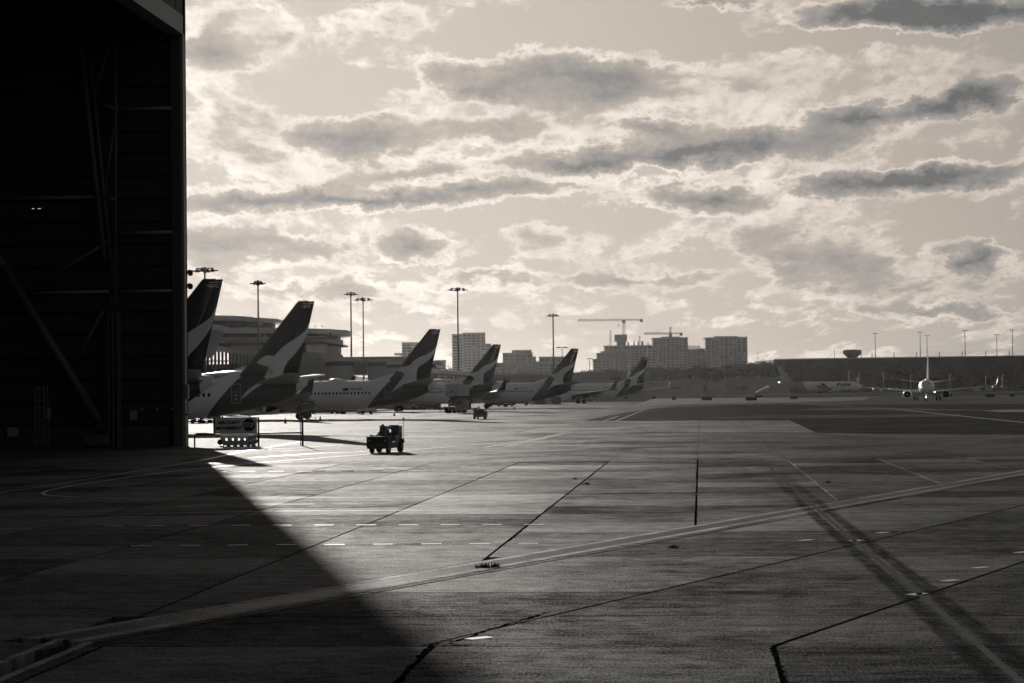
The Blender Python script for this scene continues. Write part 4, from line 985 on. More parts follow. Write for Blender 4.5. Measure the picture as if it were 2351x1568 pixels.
def fuselage_mesh(livery):
    mb = MB(); rings = []; us = []
    for a, b in zip(FUS, FUS[1:]):
        n_ = max(1, int((b[0] - a[0]) / 1.6)); us += [a[0] + (b[0] - a[0]) * i / n_ for i in range(n_)]
    us.append(FUS[-1][0])
    for u in us:
        t_, b_, h_ = fus(u); zc, hh = (t_ + b_) / 2, (t_ - b_) / 2
        rings.append([(u, h_ * math.sin(2 * math.pi * i / 28), zc + hh * math.cos(2 * math.pi * i / 28)) for i in range(28)])
    mb.loft(rings); me = mb.mesh('fuselage', [white, red])
    if livery:
        bm = bmesh.new(); bm.from_mesh(me); co = Vector((28.6, 0, 1.4)); no = Vector((1, 0, -.86)).normalized()
        bmesh.ops.bisect_plane(bm, geom=bm.verts[:] + bm.edges[:] + bm.faces[:], dist=1e-4, plane_co=co, plane_no=no)
        for f in bm.faces: f.material_index = 1 if (f.calc_center_median() - co).dot(no) > 0 and f.calc_center_median().x < 37.4 else 0
        bm.to_mesh(me); bm.free()
    return me
def wing_mesh(sg):
    # (y, LE u, chord, z, thickness ratio)
    S = [(1.2, 12.9, 8.6, 2.05, .13), (1.9, 13.6, 7.8, 2.12, .13), (5.6, 16.0, 5.3, 2.52, .12), (10.5, 18.55, 3.7, 3.02, .11), (14.5, 20.6, 2.55, 3.42, .10), (16.9, 21.85, 1.85, 3.72, .09)]
    rings = []
    for (y, le, c, z, k) in S:
        up = [(le + t * c, sg * y, z + foil(t, k) * c * 1.1) for t in (0, .02, .08, .2, .4, .65, 1)]; lo = [(le + t * c, sg * y, z - foil(t, k) * c * .75) for t in (.9, .65, .4, .2, .08, .02)]
        rings.append(up + lo)
    return MB().loft(rings).mesh('wing', wingm)
def edge_mesh(sg):
    S = [(1.95, 13.6, 7.8, 2.12, .13), (5.6, 16.0, 5.3, 2.52, .12), (10.5, 18.55, 3.7, 3.02, .11), (14.5, 20.6, 2.55, 3.42, .10), (16.85, 21.85, 1.85, 3.72, .09)]; rings = []
    for (y, le, c, z, k) in S:
        rings.append([(le + t * c - .008, sg * y, z + foil(t, k) * c * 1.1 + .008) for t in (.12, .08, .04, .02, 0)] + [(le + t * c - .008, sg * y, z - foil(t, k) * c * .75 - .008) for t in (.02, .06)])
    return MB().loft(rings, closed=False, cap0=False, cap1=False).mesh('leading_edge', silver)
def winglet_mesh(sg, m_):
    S = [(16.85, 21.82, 1.87, 3.72, 0), (17.25, 22.1, 1.7, 3.80, .35), (17.52, 22.45, 1.45, 4.05, .9), (17.7, 22.9, 1.15, 4.7, 1.2), (17.95, 23.75, .62, 6.15, 1.25)]
    rings = []
    for (y, le, c, z, a) in S:
        ny, nz = math.cos(math.pi / 2 - a + .0), 0; ring = []
        for t in (0, .05, .2, .5, 1): h_ = foil(t, .09) * c; ring.append((le + t * c, sg * (y - math.sin(a) * h_), z + math.cos(a) * h_))
        for t in (.5, .2, .05): h_ = -foil(t, .09) * c; ring.append((le + t * c, sg * (y - math.sin(a) * h_), z + math.cos(a) * h_))
        rings.append(ring)
    return MB().loft(rings).mesh('winglet', m_)
def tailplane_mesh(sg, m_):
    rings = []
    for (y, le, c, z, k) in [(.3, 33.2, 4.3, 4.62, .1), (7.1, 37.45, 1.45, 5.48, .09), (7.25, 37.8, 1.05, 5.5, .06)]:
        rings.append([(le + t * c, sg * y, z + foil(t, k) * c) for t in (0, .03, .12, .35, .65, 1)] + [(le + t * c, sg * y, z - foil(t, k) * c) for t in (.65, .35, .12, .03)])
    return MB().loft(rings).mesh('tailplane', m_)
def fin_meshes(m_):
    def ringz(z, ts):
        le, te = fin_le(z), fin_te(z); c = te - le
        return [(le + t * c, foil(t) * c, z) for t in ts] + [(le + t * c, -foil(t) * c, z) for t in reversed(ts) if t > 0]
    zs = [4.9, 6, 7.5, 9, 10.5, 12.0, 12.3]; A = [ringz(z, (0, .015, .06, .15, .3, .5, .69)) for z in zs]
    top = [(p[0] + (.18 if i < 3 or i > len(A[-1]) - 3 else 0), p[1] * .5, 12.47) for i, p in enumerate(A[-1])]
    f = MB().loft(A + [top]).mesh('fin', m_)
    rz_ = [5.35, 6.5, 8, 9.5, 11, 12.42]; Rr = [ringz(z, (.70, .85, 1.0)) for z in rz_]
    r_ = MB().loft(Rr).mesh('rudder', m_)
    return f, r_
def dorsal_mesh():
    mb = MB(); le6 = fin_le(6.3)
    vs = [(28.7, 0, 5.30), (le6 + .02, 0, 6.42), (le6 - .55, .07, 5.75), (le6 - .95, .16, 5.2), (30.2, .10, 5.2), (le6 - .55, -.07, 5.75), (le6 - .95, -.16, 5.2), (30.2, -.10, 5.2)]
    mb.add(vs, [(0, 4, 2, 1), (4, 3, 2), (0, 1, 5, 7), (7, 5, 6)]); return mb.mesh('dorsal_fin', white)
def engine(parent, sg):
    o = empty('engine', (0, 0, 0), 0, parent) if False else None
    cx, y, z = 11.7, sg * 4.83, 1.62
    mb = MB(); prof = [(11.75, .82), (11.62, .88), (11.6, .95), (11.72, 1.02), (12.3, 1.1), (13.4, 1.12), (14.4, 1.02), (15.3, .84)]
    rings = []
    for (u, r_) in prof:
        rings.append([(u, y + r_ * math.sin(2 * math.pi * i / 24) * 1.03, z + (r_ * math.cos(2 * math.pi * i / 24) if math.cos(2 * math.pi * i / 24) > -.8 else -r_ * .86)) for i in range(24)])
    mb.loft(rings, cap0=False, cap1=True); n_ = mb.build('engine', white, parent)
    MB().lathe([(11.64, .95), (11.6, .90), (11.68, .84), (12.5, .78)], (0, y, z), 'x', 24, caps=False).build('intake_lip', silver, n_)
    fb = MB(); fb.lathe([(12.5, .79), (12.52, .02)], (0, y, z), 'x', 24)
    for k in range(16):
        a = 2 * math.pi * k / 16; fb.bar((12.4, y + .2 * math.sin(a), z + .2 * math.cos(a)), (12.45, y + .76 * math.sin(a + .1), z + .76 * math.cos(a + .1)), .12, .02)
    fb.build('fan', dk, n_)
    MB().lathe([(12.0, .02), (12.2, .14), (12.5, .22)], (0, y, z), 'x', 12).build('spinner', strut, n_)
    MB().lathe([(15.2, .62), (16.2, .42), (16.25, .34)], (0, y, z), 'x', 16).lathe([(16.1, .3), (17.0, .04)], (0, y, z), 'x', 12).build('exhaust', dk, n_)
    MB().loft([[(12.7, y - .12, z + .9), (16.5, y - .18, z + .5), (16.5, y + .18, z + .5), (12.7, y + .12, z + .9)], [(13.4, y - .1, z + 1.22), (17.6, y - .14, z + .95), (17.6, y + .14, z + .95), (13.4, y + .1, z + 1.22)]], smooth=False).build('pylon', wingm, n_)
    return n_
def wheels(parent):
    for sg in (-1, 1):
        y = sg * 2.86; g_ = MB().tube((19.6, y * .93, 2.2), (19.6, y, .6), .12, seg=8).tube((19.6, y - .4, .57), (19.6, y + .4, .57), .08, seg=8).tube((19.6, y, 1.3), (19.6, y - sg * 1.2, 2.0), .06, seg=6).box((19.4, y + sg * .25, 1.5), (.8, .04, .9)).build('main_gear', strut, parent)
        for d in (-.43, .43):
            w_ = MB().lathe([(-.18, .40), (-.17, .54), (0, .57), (.17, .54), (.18, .40)], (19.6, y + d, .57), 'y', 24).build('wheel', tyre, g_)
    g_ = MB().tube((4.1, 0, 2.0), (4.1, 0, .4), .09, seg=8).tube((4.1, -.25, .35), (4.1, .25, .35), .05, seg=6).box((3.6, .3, 1.25), (1.2, .03, .5)).box((3.6, -.3, 1.25), (1.2, .03, .5)).build('nose_gear', strut, parent)
    for d in (-.2, .2): MB().lathe([(-.1, .22), (-.1, .32), (0, .35), (.1, .32), (.1, .22)], (4.1, d, .35), 'y', 18).build('wheel', tyre, g_)
def rrect(u, z, w_, h_, r_, n=4):
    pts = []
    for cx, cz, a0 in ((u + w_ / 2 - r_, z + h_ / 2 - r_, 0), (u - w_ / 2 + r_, z + h_ / 2 - r_, 90), (u - w_ / 2 + r_, z - h_ / 2 + r_, 180), (u + w_ / 2 - r_, z - h_ / 2 + r_, 270)):
        for k in range(n + 1): a = R(a0 + 90 * k / n); pts.append((cx + r_ * math.cos(a), cz + r_ * math.sin(a)))
    return pts
def frame_polys(u, z, w_, h_, r_, th):
    o = rrect(u, z, w_, h_, r_); i = rrect(u, z, w_ - 2 * th, h_ - 2 * th, max(.02, r_ - th)); n = len(o)
    return [[o[k], o[(k + 1) % n], i[(k + 1) % n], i[k]] for k in range(n)]
MF = {True: fuselage_mesh(True), False: fuselage_mesh(False)}
ME = {s_: edge_mesh(s_) for s_ in (-1, 1)}; MW = {s_: wing_mesh(s_) for s_ in (-1, 1)}; MWL = {(s_, l): winglet_mesh(s_, red if l else white) for s_ in (-1, 1) for l in (True, False)}
MT = {(s_, l): tailplane_mesh(s_, wingm) for s_ in (-1, 1) for l in (True,)}
MFin = {True: fin_meshes(red), False: fin_meshes(white)}; MD = dorsal_mesh()
door_me = decal_mesh('door_outline', frame_polys(31.75, 3.72, .88, 1.85, .16, .05), outl, eps=.022, step=.25)
handle_me = decal_mesh('door_marking', [rrect(31.75, 3.55, .42, .07, .03), rrect(31.72, 3.88, .12, .12, .05), rrect(31.75, 3.2, .2, .22, .02)], outl, eps=.022, step=5)
tipl_me = decal_mesh('tail_tip_line', [[(37.95, 12.2), (38.95, 12.24), (38.94, 12.19), (37.93, 12.15)], [(37.8, 11.95), (38.2, 11.75), (38.22, 11.80), (37.85, 11.99)]], white, eps=.02, step=5)
flag_me = decal_mesh('flag', [rrect(25.85, 4.15, .75, .36, .02)], mat('flag_print', .06, .6, .3, var=.9, scale=5), eps=.02)
y_w = side(20, 3.62)
win = MB(); win.add([(p[0], -(side(20, p[1] + 3.62) + .012), p[1] + 3.62) for p in rrect(0, 0, .27, .38, .12)], [tuple(range(20))]); win_me = win.mesh('cabin_window', pane, fix=False)
win2 = MB(); win2.add([(p[0], (side(20, p[1] + 3.62) + .012), p[1] + 3.62) for p in rrect(0, 0, .27, .38, .12)], [tuple(range(20))]); win2_me = win2.mesh('cabin_window', pane, fix=False)
flapf = MB().loft([[(u, r_ * math.cos(a * math.pi / 4) * .6, r_ * math.sin(a * math.pi / 4)) for a in range(8)] for (u, r_) in ((0, .03), (.7, .26), (1.8, .3), (3.2, .05))]).mesh("flap_fairing", wingm)
flap = {s_: MB().loft([[(21.5, s_ * 2.0, 2.0), (22.9, s_ * 2.0, 1.45), (22.85, s_ * 2.0, 1.38), (21.4, s_ * 2.0, 1.82)], [(21.3, s_ * 5.6, 2.38), (22.4, s_ * 5.6, 1.95), (22.35, s_ * 5.6, 1.88), (21.2, s_ * 5.6, 2.22)], [(22.1, s_ * 10.5, 2.98), (22.9, s_ * 10.5, 2.68), (22.85, s_ * 10.5, 2.62), (22.0, s_ * 10.5, 2.85)]], smooth=False).mesh('flap', wingm) for s_ in (-1, 1)}
def aircraft(label, loc, alpha, livery=True, reg=None, tail=None, port=True, dome=None, scale=1.0, windows=True, stbd_windows=False, group='parked airliners', cat='airliner', lights=False, front=True, flaps=True, engtri=False):
    r0 = empty('airliner', loc, R(alpha)); tag(r0, label, cat, group); r0.scale = (scale,) * 3
    A = empty('airframe', (0, 0, 0)) if False else None
    OFF = -39.05
    def lk(name, me, par=r0, x=0, y=0, z=0): return link(name, me, par, (x + (OFF if par is r0 else 0), y, z))
    body = lk('fuselage', MF[livery]); f_, rd = MFin[livery]
    fin = lk('fin', f_); lk('rudder', rd); lk('dorsal_fin', MD)
    if livery: lk('tail_emblem', roo2_me if tail in ('VXC', 'VYE') else roo_me)
    for s_ in ((-1, 1) if port else (1,)):
        w_ = lk('wing', MW[s_]); link('leading_edge', ME[s_], w_); link('winglet', MWL[(s_, livery)], w_)
        for (y, le, z, k) in ((4.4, 18.4, 1.92, 1.1), (7.9, 19.4, 2.42, 1.0), (11.4, 20.4, 2.85, .85)): link('flap_fairing', flapf, w_, (le, s_ * y, z), (0, .08, 0), (k, k, k))
        if flaps: link('flap', flap[s_], w_)
        e = engine(r0, s_); e.location.x = OFF
        if engtri and s_ < 0:
            mb = MB(); mb.add([(u, -4.83 - (1.12 * math.sqrt(max(0, 1 - ((zz - 1.62) / 1.15) ** 2)) * 1.03 + .03), zz) for u, zz in ((14.9, 2.1), (13.6, 1.35), (14.9, 1.35))], [(0, 1, 2)]); mb.build('emblem_patch', red, e, fix=False)
    for s_ in (-1, 1): lk('tailplane', MT[(s_, True)])
    k0 = len(list(r0.children)); 
    gp = []
    class _P: pass
    before = set(COL.objects); wheels(r0)
    for o in set(COL.objects) - before:
        if o.parent == r0: o.location.x = OFF
    if windows:
        a_, b_ = (6, 45) if front else (22, 45)
        for i in range(a_, b_):
            u = 29.2 - (44 - i) * .508
            if livery and 28.6 + (3.62 - 1.4) * .86 < u + .2: continue
            lk('cabin_window', win_me, x=u)
            if stbd_windows: lk('cabin_window', win2_me, x=u)
        lk('door_outline', door_me)
        if livery: lk('door_marking', handle_me)
    if livery: lk('tail_tip_line', tipl_me)
    if tail: lk('tail_lettering', text_decal(tail, .36, 38.35, 11.93, white))
    if reg:
        lk('flag', flag_me); lk('registration', text_decal(reg, .46, 27.35, 4.17, letd))
    if dome:
        MB().loft([[(u + OFF, w_ * math.cos(math.pi * i / 8), 5.3 + h_ * math.sin(math.pi * i / 8)) for i in range(9)] for (u, w_, h_) in ((dome, .1, .06), (dome + .3, .5, .32), (dome + 1.0, .6, .42), (dome + 1.7, .5, .34), (dome + 2.4, .1, .05))], closed=False, cap0=False, cap1=False).build('antenna_dome', white, r0)
    MB().box((22 + OFF, 0, 5.5), (.3, .03, .35)).box((14 + OFF, 0, 5.5), (.3, .03, .35)).build('blade_antenna', wingm, r0)
    # cockpit windows
    for s_ in (-1, 1):
        for (y0, y1, u0, u1) in ((.05, .62, 2.08, 2.22), (.68, 1.12, 2.25, 2.62), (1.16, 1.38, 2.7, 3.2)):
            vs = []
            for (y, u) in ((y0, u0), (y1, u1)):
                for zz in (3.98, 4.52):
                    uu = u + (zz - 3.98) * .95; t_, b_, h_ = fus(uu); zc, hh = (t_ + b_) / 2, (t_ - b_) / 2
                    yy = s_ * min(y, h_ * math.sqrt(max(.01, 1 - ((zz - zc) / hh) ** 2)) + .01)
                    vs.append((uu - .14 + OFF, yy, zz))
            MB().add(vs, [(0, 1, 3, 2)]).build('windscreen_pane', cab, r0, fix=False)
    if lights:
        MB().lathe([(-.03, .02), (-.02, .13), (0, .14)], (3.95 + OFF, 0, 1.0), 'x', 10).build('taxi_light', glow, r0)
        for y in (-2.0,): MB().lathe([(-.03, .02), (-.02, .10), (0, .11)], (13.45 + OFF, y, 2.2), 'x', 10).build('landing_light', glow, r0)
    return r0
def tail_at(x, yt, Y):
    p = AT(x, yt, Y); print('fin top', x, yt, 'height', round(p.z, 2)); return (p.x, Y, 0)
P1 = aircraft('nearest airliner, only its tail fin and tail cone showing past the hangar corner', tail_at(512, 631, 163), -4.8, tail='VXC', port=False, front=False)
P2 = aircraft('second airliner from the hangar, its rear door and tail above the stop sign', tail_at(722, 690.5, 204), -4.8, tail='VYE', engtri=True)
P3 = aircraft('third airliner from the hangar, with roof antenna dome and registration VH-XZN', tail_at(1011, 756, 300), -4.5, reg='VH-XZN', tail='XZN', dome=23.2, engtri=True)
P4 = aircraft('fourth airliner from the hangar, registration VH-XZA, partly hidden by the raised catering box', tail_at(1150, 790.5, 403), -4.0, reg='VH-XZA', tail='XZA', dome=23.2)
P5 = aircraft('fifth airliner from the hangar, registration VH-VZG, with clear nose-left fuselage', tail_at(1328, 799, 452), -1.0, reg='VH-VZG', tail='VZG', dome=20.2)
P6 = aircraft('sixth and farthest of the parked tails, wing and engine in full view, registration VH-VZB', tail_at(1488, 822.5, 590), 15, reg='VH-VZB', tail='VZB')
P7 = aircraft('white airliner mostly hidden behind the farthest dark tail fin', (AT(1448, 890, 905).x, 905, 0), 73, livery=False, scale=1.16, windows=False, flaps=False)
P8 = aircraft('pale airliner tail seen edge-on between the fourth and fifth fins', (AT(1188, 890, 930).x, 930, 0), 62, livery=False, scale=1.15, windows=False, flaps=False)
TX = aircraft('airliner taxiing towards the camera at the far right with its nose light lit', tail_at(2129.5, 811, 572), 78, livery=False, stbd_windows=True, group='moving airliner', lights=True, flaps=False, dome=22)
del TX['group']

# cargo aircraft on the far apron (larger, nose to the right)
cg = empty('cargo_airliner', (AT(1786, 890, 1370).x, 1370, 0), R(180 - 2)); tag(cg, 'white cargo airliner lettered Polar parked before the far trees, nose to the right', 'cargo airliner')
K = 1.38
def lkc(name, me, sc=(K, K, K)): return link(name, me, cg, (-39.05 * K + 54 - 54, 0, 0), scale=sc)
grey = mat('cargo_tail_grey', .30, .4, .5); swo = mat('cargo_swoosh', .05, .45, .4)
bodym = MF[False].copy(); bodym.materials.clear(); bodym.materials.append(white); bodym.materials.append(grey)
bm = bmesh.new(); bm.from_mesh(bodym)
co = Vector((27.2, 0, 3.4)); no = Vector((1, 0, -.55)).normalized(); bmesh.ops.bisect_plane(bm, geom=bm.verts[:] + bm.edges[:] + bm.faces[:], dist=1e-4, plane_co=co, plane_no=no)
for f in bm.faces: f.material_index = 1 if (f.calc_center_median() - co).dot(no) > 0 else 0
bm.to_mesh(bodym); bm.free()
lkc('fuselage', bodym); fg = MFin[False][0].copy(); fg.materials[0] = grey; rg = MFin[False][1].copy(); rg.materials[0] = grey
lkc('fin', fg, (K, K, K * .98)); lkc('rudder', rg, (K, K, K * .98))
for s_ in (-1, 1):
    lkc('wing', MW[s_]); lkc('tailplane', MT[(s_, True)]); e = engine(cg, s_); e.location.x = -39.05 * K; e.scale = (K, K, K)
before = set(COL.objects); wheels(cg)
for o in set(COL.objects) - before:
    if o.parent == cg: o.location.x = -39.05 * K; o.scale = (K, K, K)
# starboard side faces the camera when turned round: decals on +y
def cdecal(name, polys, m_):
    bm = decal(polys, step=.5, eps=.03, sgn=1); me = bpy.data.meshes.new(name); bm.to_mesh(me); bm.free(); me.materials.append(m_); return lkc(name, me)
cdecal('swoosh', [[(15.4, 2.0), (21.2, 2.0), (19.6, 2.5), (18.7, 3.2), (18.6, 4.0), (19.0, 4.7), (18.2, 4.5), (17.4, 3.6), (16.8, 2.8)]], swo)
me = text_mesh('Polar', 2.0, 0, .06, shear=.12); me.materials.clear(); me.materials.append(ink0 := mat('cargo_lettering', .02, .5, .2))
slice_mesh(me)
xs_ = [v.co.x for v in me.vertices]; ys_ = [v.co.y for v in me.vertices]
for v in me.vertices: x, y = 9.0 - (v.co.x - (min(xs_) + max(xs_)) / 2) * 6.8 / (max(xs_) - min(xs_)), (v.co.y - min(ys_)) * 1.75 / (max(ys_) - min(ys_)) + 3.0; v.co = (x, side(x, y) + .04, y)
lkc('lettering', me)
for k in range(8): MB().box((0, 0, 0), (1, .3, .5)).build('deck_marking', swo, cg, ((-39.05 + 28.5 + k * .42) * K, (side(28.5, 3.4) + .02) * K - .1, 3.4 * K)).scale = (.3, .3, .6)

# ------------------------------------------------------------------ stop sign, rail and barrier beside the hangar
black = mat('black_painted_steel', .025, .5, .4); signw = mat('sign_white', .75, .6, .4); ink = mat('sign_black', .012, .6, .2); plast = mat('barrier_plastic', .4, .5, .4, var=.1, scale=3); lens = mat('lamp_lens', .35, .15, .6)
S0 = GD(590, 1024.6); SU = S0.y / FPX
def sx(px): return (px - 590) * SU          # metres right of the origin from a picture column
def sz(py): return (1024.6 - py) * SU
def fit_text(txt, w_, h_, m_, parent, loc, name='lettering'):
    me = text_mesh(txt, 1.0, 0.004, .045); xs_ = [v.co.x for v in me.vertices]; ys_ = [v.co.y for v in me.vertices]
    cx, cy = (min(xs_) + max(xs_)) / 2, (min(ys_) + max(ys_)) / 2; ax, ay = w_ / (max(xs_) - min(xs_)), h_ / (max(ys_) - min(ys_))
    for v in me.vertices: v.co.x = (v.co.x - cx) * ax; v.co.y = (v.co.y - cy) * ay
    me.materials.clear(); me.materials.append(m_); return link(name, me, parent, loc, (R(90), 0, 0))
sg_ = empty('aircraft_movement_sign', S0); tag(sg_, 'white board reading AIRCRAFT MOVEMENT with a black STOP octagon, on the rail by the hangar', 'sign')
bx0, bx1, bz0, bz1 = sx(494.1), sx(590.3), sz(993.6), sz(958.6)
MB().box(((bx0 + bx1) / 2, 0, (bz0 + bz1) / 2), (bx1 - bx0, .04, bz1 - bz0)).build('board', signw, sg_)
MB().box(((bx0 + bx1) / 2, 0, bz1 + .02), (bx1 - bx0 + .06, .07, .04)).box(((bx0 + bx1) / 2, 0, bz0 - .02), (bx1 - bx0 + .06, .07, .04)).build('board_frame', strut, sg_)
K2 = 1 / 3.918 / 1.5226 * SU
def r2(x, y): return ((640 + x / 3.918) / 1.5226 - 590) * SU, (1024.6 - (1250 + y / 3.918) / 1.5226) * SU
x_, z_ = r2(627, 885); fit_text('AIRCRAFT', 315 * K2, 50 * K2, ink, sg_, (x_, -.03, z_))
x_, z_ = r2(630, 961); fit_text('MOVEMENT', 350 * K2, 50 * K2, ink, sg_, (x_, -.03, z_))
x_, z_ = r2(905, 920); rr_ = 92 * K2
mb = MB(); pts = [(x_ + rr_ * math.cos(R(22.5 + 45 * k)), z_ + rr_ * math.sin(R(22.5 + 45 * k))) for k in range(8)]
mb.add([(a, -.028, b) for a, b in pts] + [(a, -.034, b) for a, b in pts], [tuple(range(8, 16)), tuple(range(7, -1, -1))] + [(i, (i + 1) % 8, 8 + (i + 1) % 8, 8 + i) for i in range(8)]); mb.build('stop_octagon', ink, sg_)
fit_text('STOP', 150 * K2, 72 * K2, mat('stop_letter_white', .42, .5, .4), sg_, (x_, -.042, z_))
for px in (540, 915):
    x_, z_ = r2(px, 808); MB().tube((x_, 0, bz1), (x_, 0, bz1 + .05), .05, seg=8).lathe([(bz1 + .05, .05), (bz1 + .09, .07), (bz1 + .15, .05)], (x_, 0, 0), seg=10).build('warning_lamp', lens, sg_)
rail = empty('guard_rail', S0); tag(rail, 'black pipe guard rail running from the hangar corner past the stop sign', 'guard rail')
x_, z_ = r2(428, 1040); zr = z_; pr_ = .055
MB().box((x_, 0, (zr + bz1) / 2), (.12, .1, bz1 - zr)).build('post', black, rail)
xp, zp = r2(1033, 815); MB().tube((xp, 0, 0), (xp, 0, zp), .065, seg=10).build('post', black, rail)
xl, _z = r2(158, 1215); MB().path([(xl, 0, 0), (xl, 0, zr - .12), (xl + .04, 0, zr - .04), (xl + .12, 0, zr), (x_, 0, zr)], pr_, seg=10).build('bent_rail', black, rail)
xe, ze = r2(1635, 815); MB().tube((xp, 0, zr + .02), (xe, 0, zr + .02), pr_, seg=10).build('rail', black, rail)
MB().tube((xe, 0, 0), (xe, 0, ze), .075, seg=10).build('end_post', black, rail)
xt, zt = r2(1608, 715); _a, zt2 = r2(1600, 580); MB().tube((xt, -.05, 0), (xt, -.05, zt), .03, seg=8).tube((xt - .01, -.05, zt - .05), (xt - .02, -.05, zt2), .06, seg=10).lathe([(zt2, .05), (zt2 + .08, .03)], (xt - .02, -.05, 0), seg=10).build('marker_pole', black, rail)
bar_ = empty('barrier_trolley', S0 + Vector((0, .5, 0))); tag(bar_, 'pale plastic barrier with slots and round lamps standing under the stop sign', 'barrier')
mb = MB(); ex = [r2(p, 0)[0] for p in (505, 560, 602, 650, 688, 733, 773, 815, 853, 985)]; z0_, z1_ = r2(0, 1200)[1], r2(0, 1035)[1]; zs0, zs1 = r2(0, 1130)[1], r2(0, 1098)[1]
mb.box(((ex[0] + ex[-1]) / 2, 0, (zs1 + z1_) / 2), (ex[-1] - ex[0], .45, z1_ - zs1)); mb.box(((ex[0] + ex[-1]) / 2 + .05, 0, (z0_ + zs0) / 2 + .01), (ex[-1] - ex[0] - .2, .45, zs0 - z0_))
for a, b in ((0, 1), (2, 3), (4, 5), (6, 7), (8, 9)): mb.box(((ex[a] + ex[b]) / 2, 0, (zs0 + zs1) / 2), (ex[b] - ex[a], .44, zs1 - zs0))
for px in (600, 690, 775, 855): mb.box((r2(px - 8, 0)[0], -.24, .2), (.05, .06, .3))
mb.build('barrier_body', plast, bar_)
for (px, py, rr0) in [(920, 1075, 36), (978, 1055, 32), (915, 1150, 30), (980, 1145, 36), (945, 1200, 20)]:
    x_, z_ = r2(px, py); o = MB().lathe([(-.30, .02), (-.29, rr0 * K2 * .8), (-.25, rr0 * K2), (.1, rr0 * K2)], (x_, 0, z_), 'y', 16).build('round_lamp', plast, bar_)
    MB().lathe([(-.33, .01), (-.32, .06), (-.29, .07)], (x_, 0, z_), 'y', 10).build('lens', lens, o)
x_, z_ = r2(497, 1153); o = MB().lathe([(-.12, .16), (-.1, .2), (.1, .2), (.12, .16)], (x_, 0, z_), 'y', 20).build('wheel', black, bar_); MB().lathe([(-.14, .02), (-.13, .05)], (x_, 0, z_), 'y', 8).build('hub', lens, o)
for px in (520, 610, 700, 790, 880, 960): x_, _z = r2(px, 0); MB().box((x_, 0, .04), (.22, .4, .08)).build('foot', black, bar_)

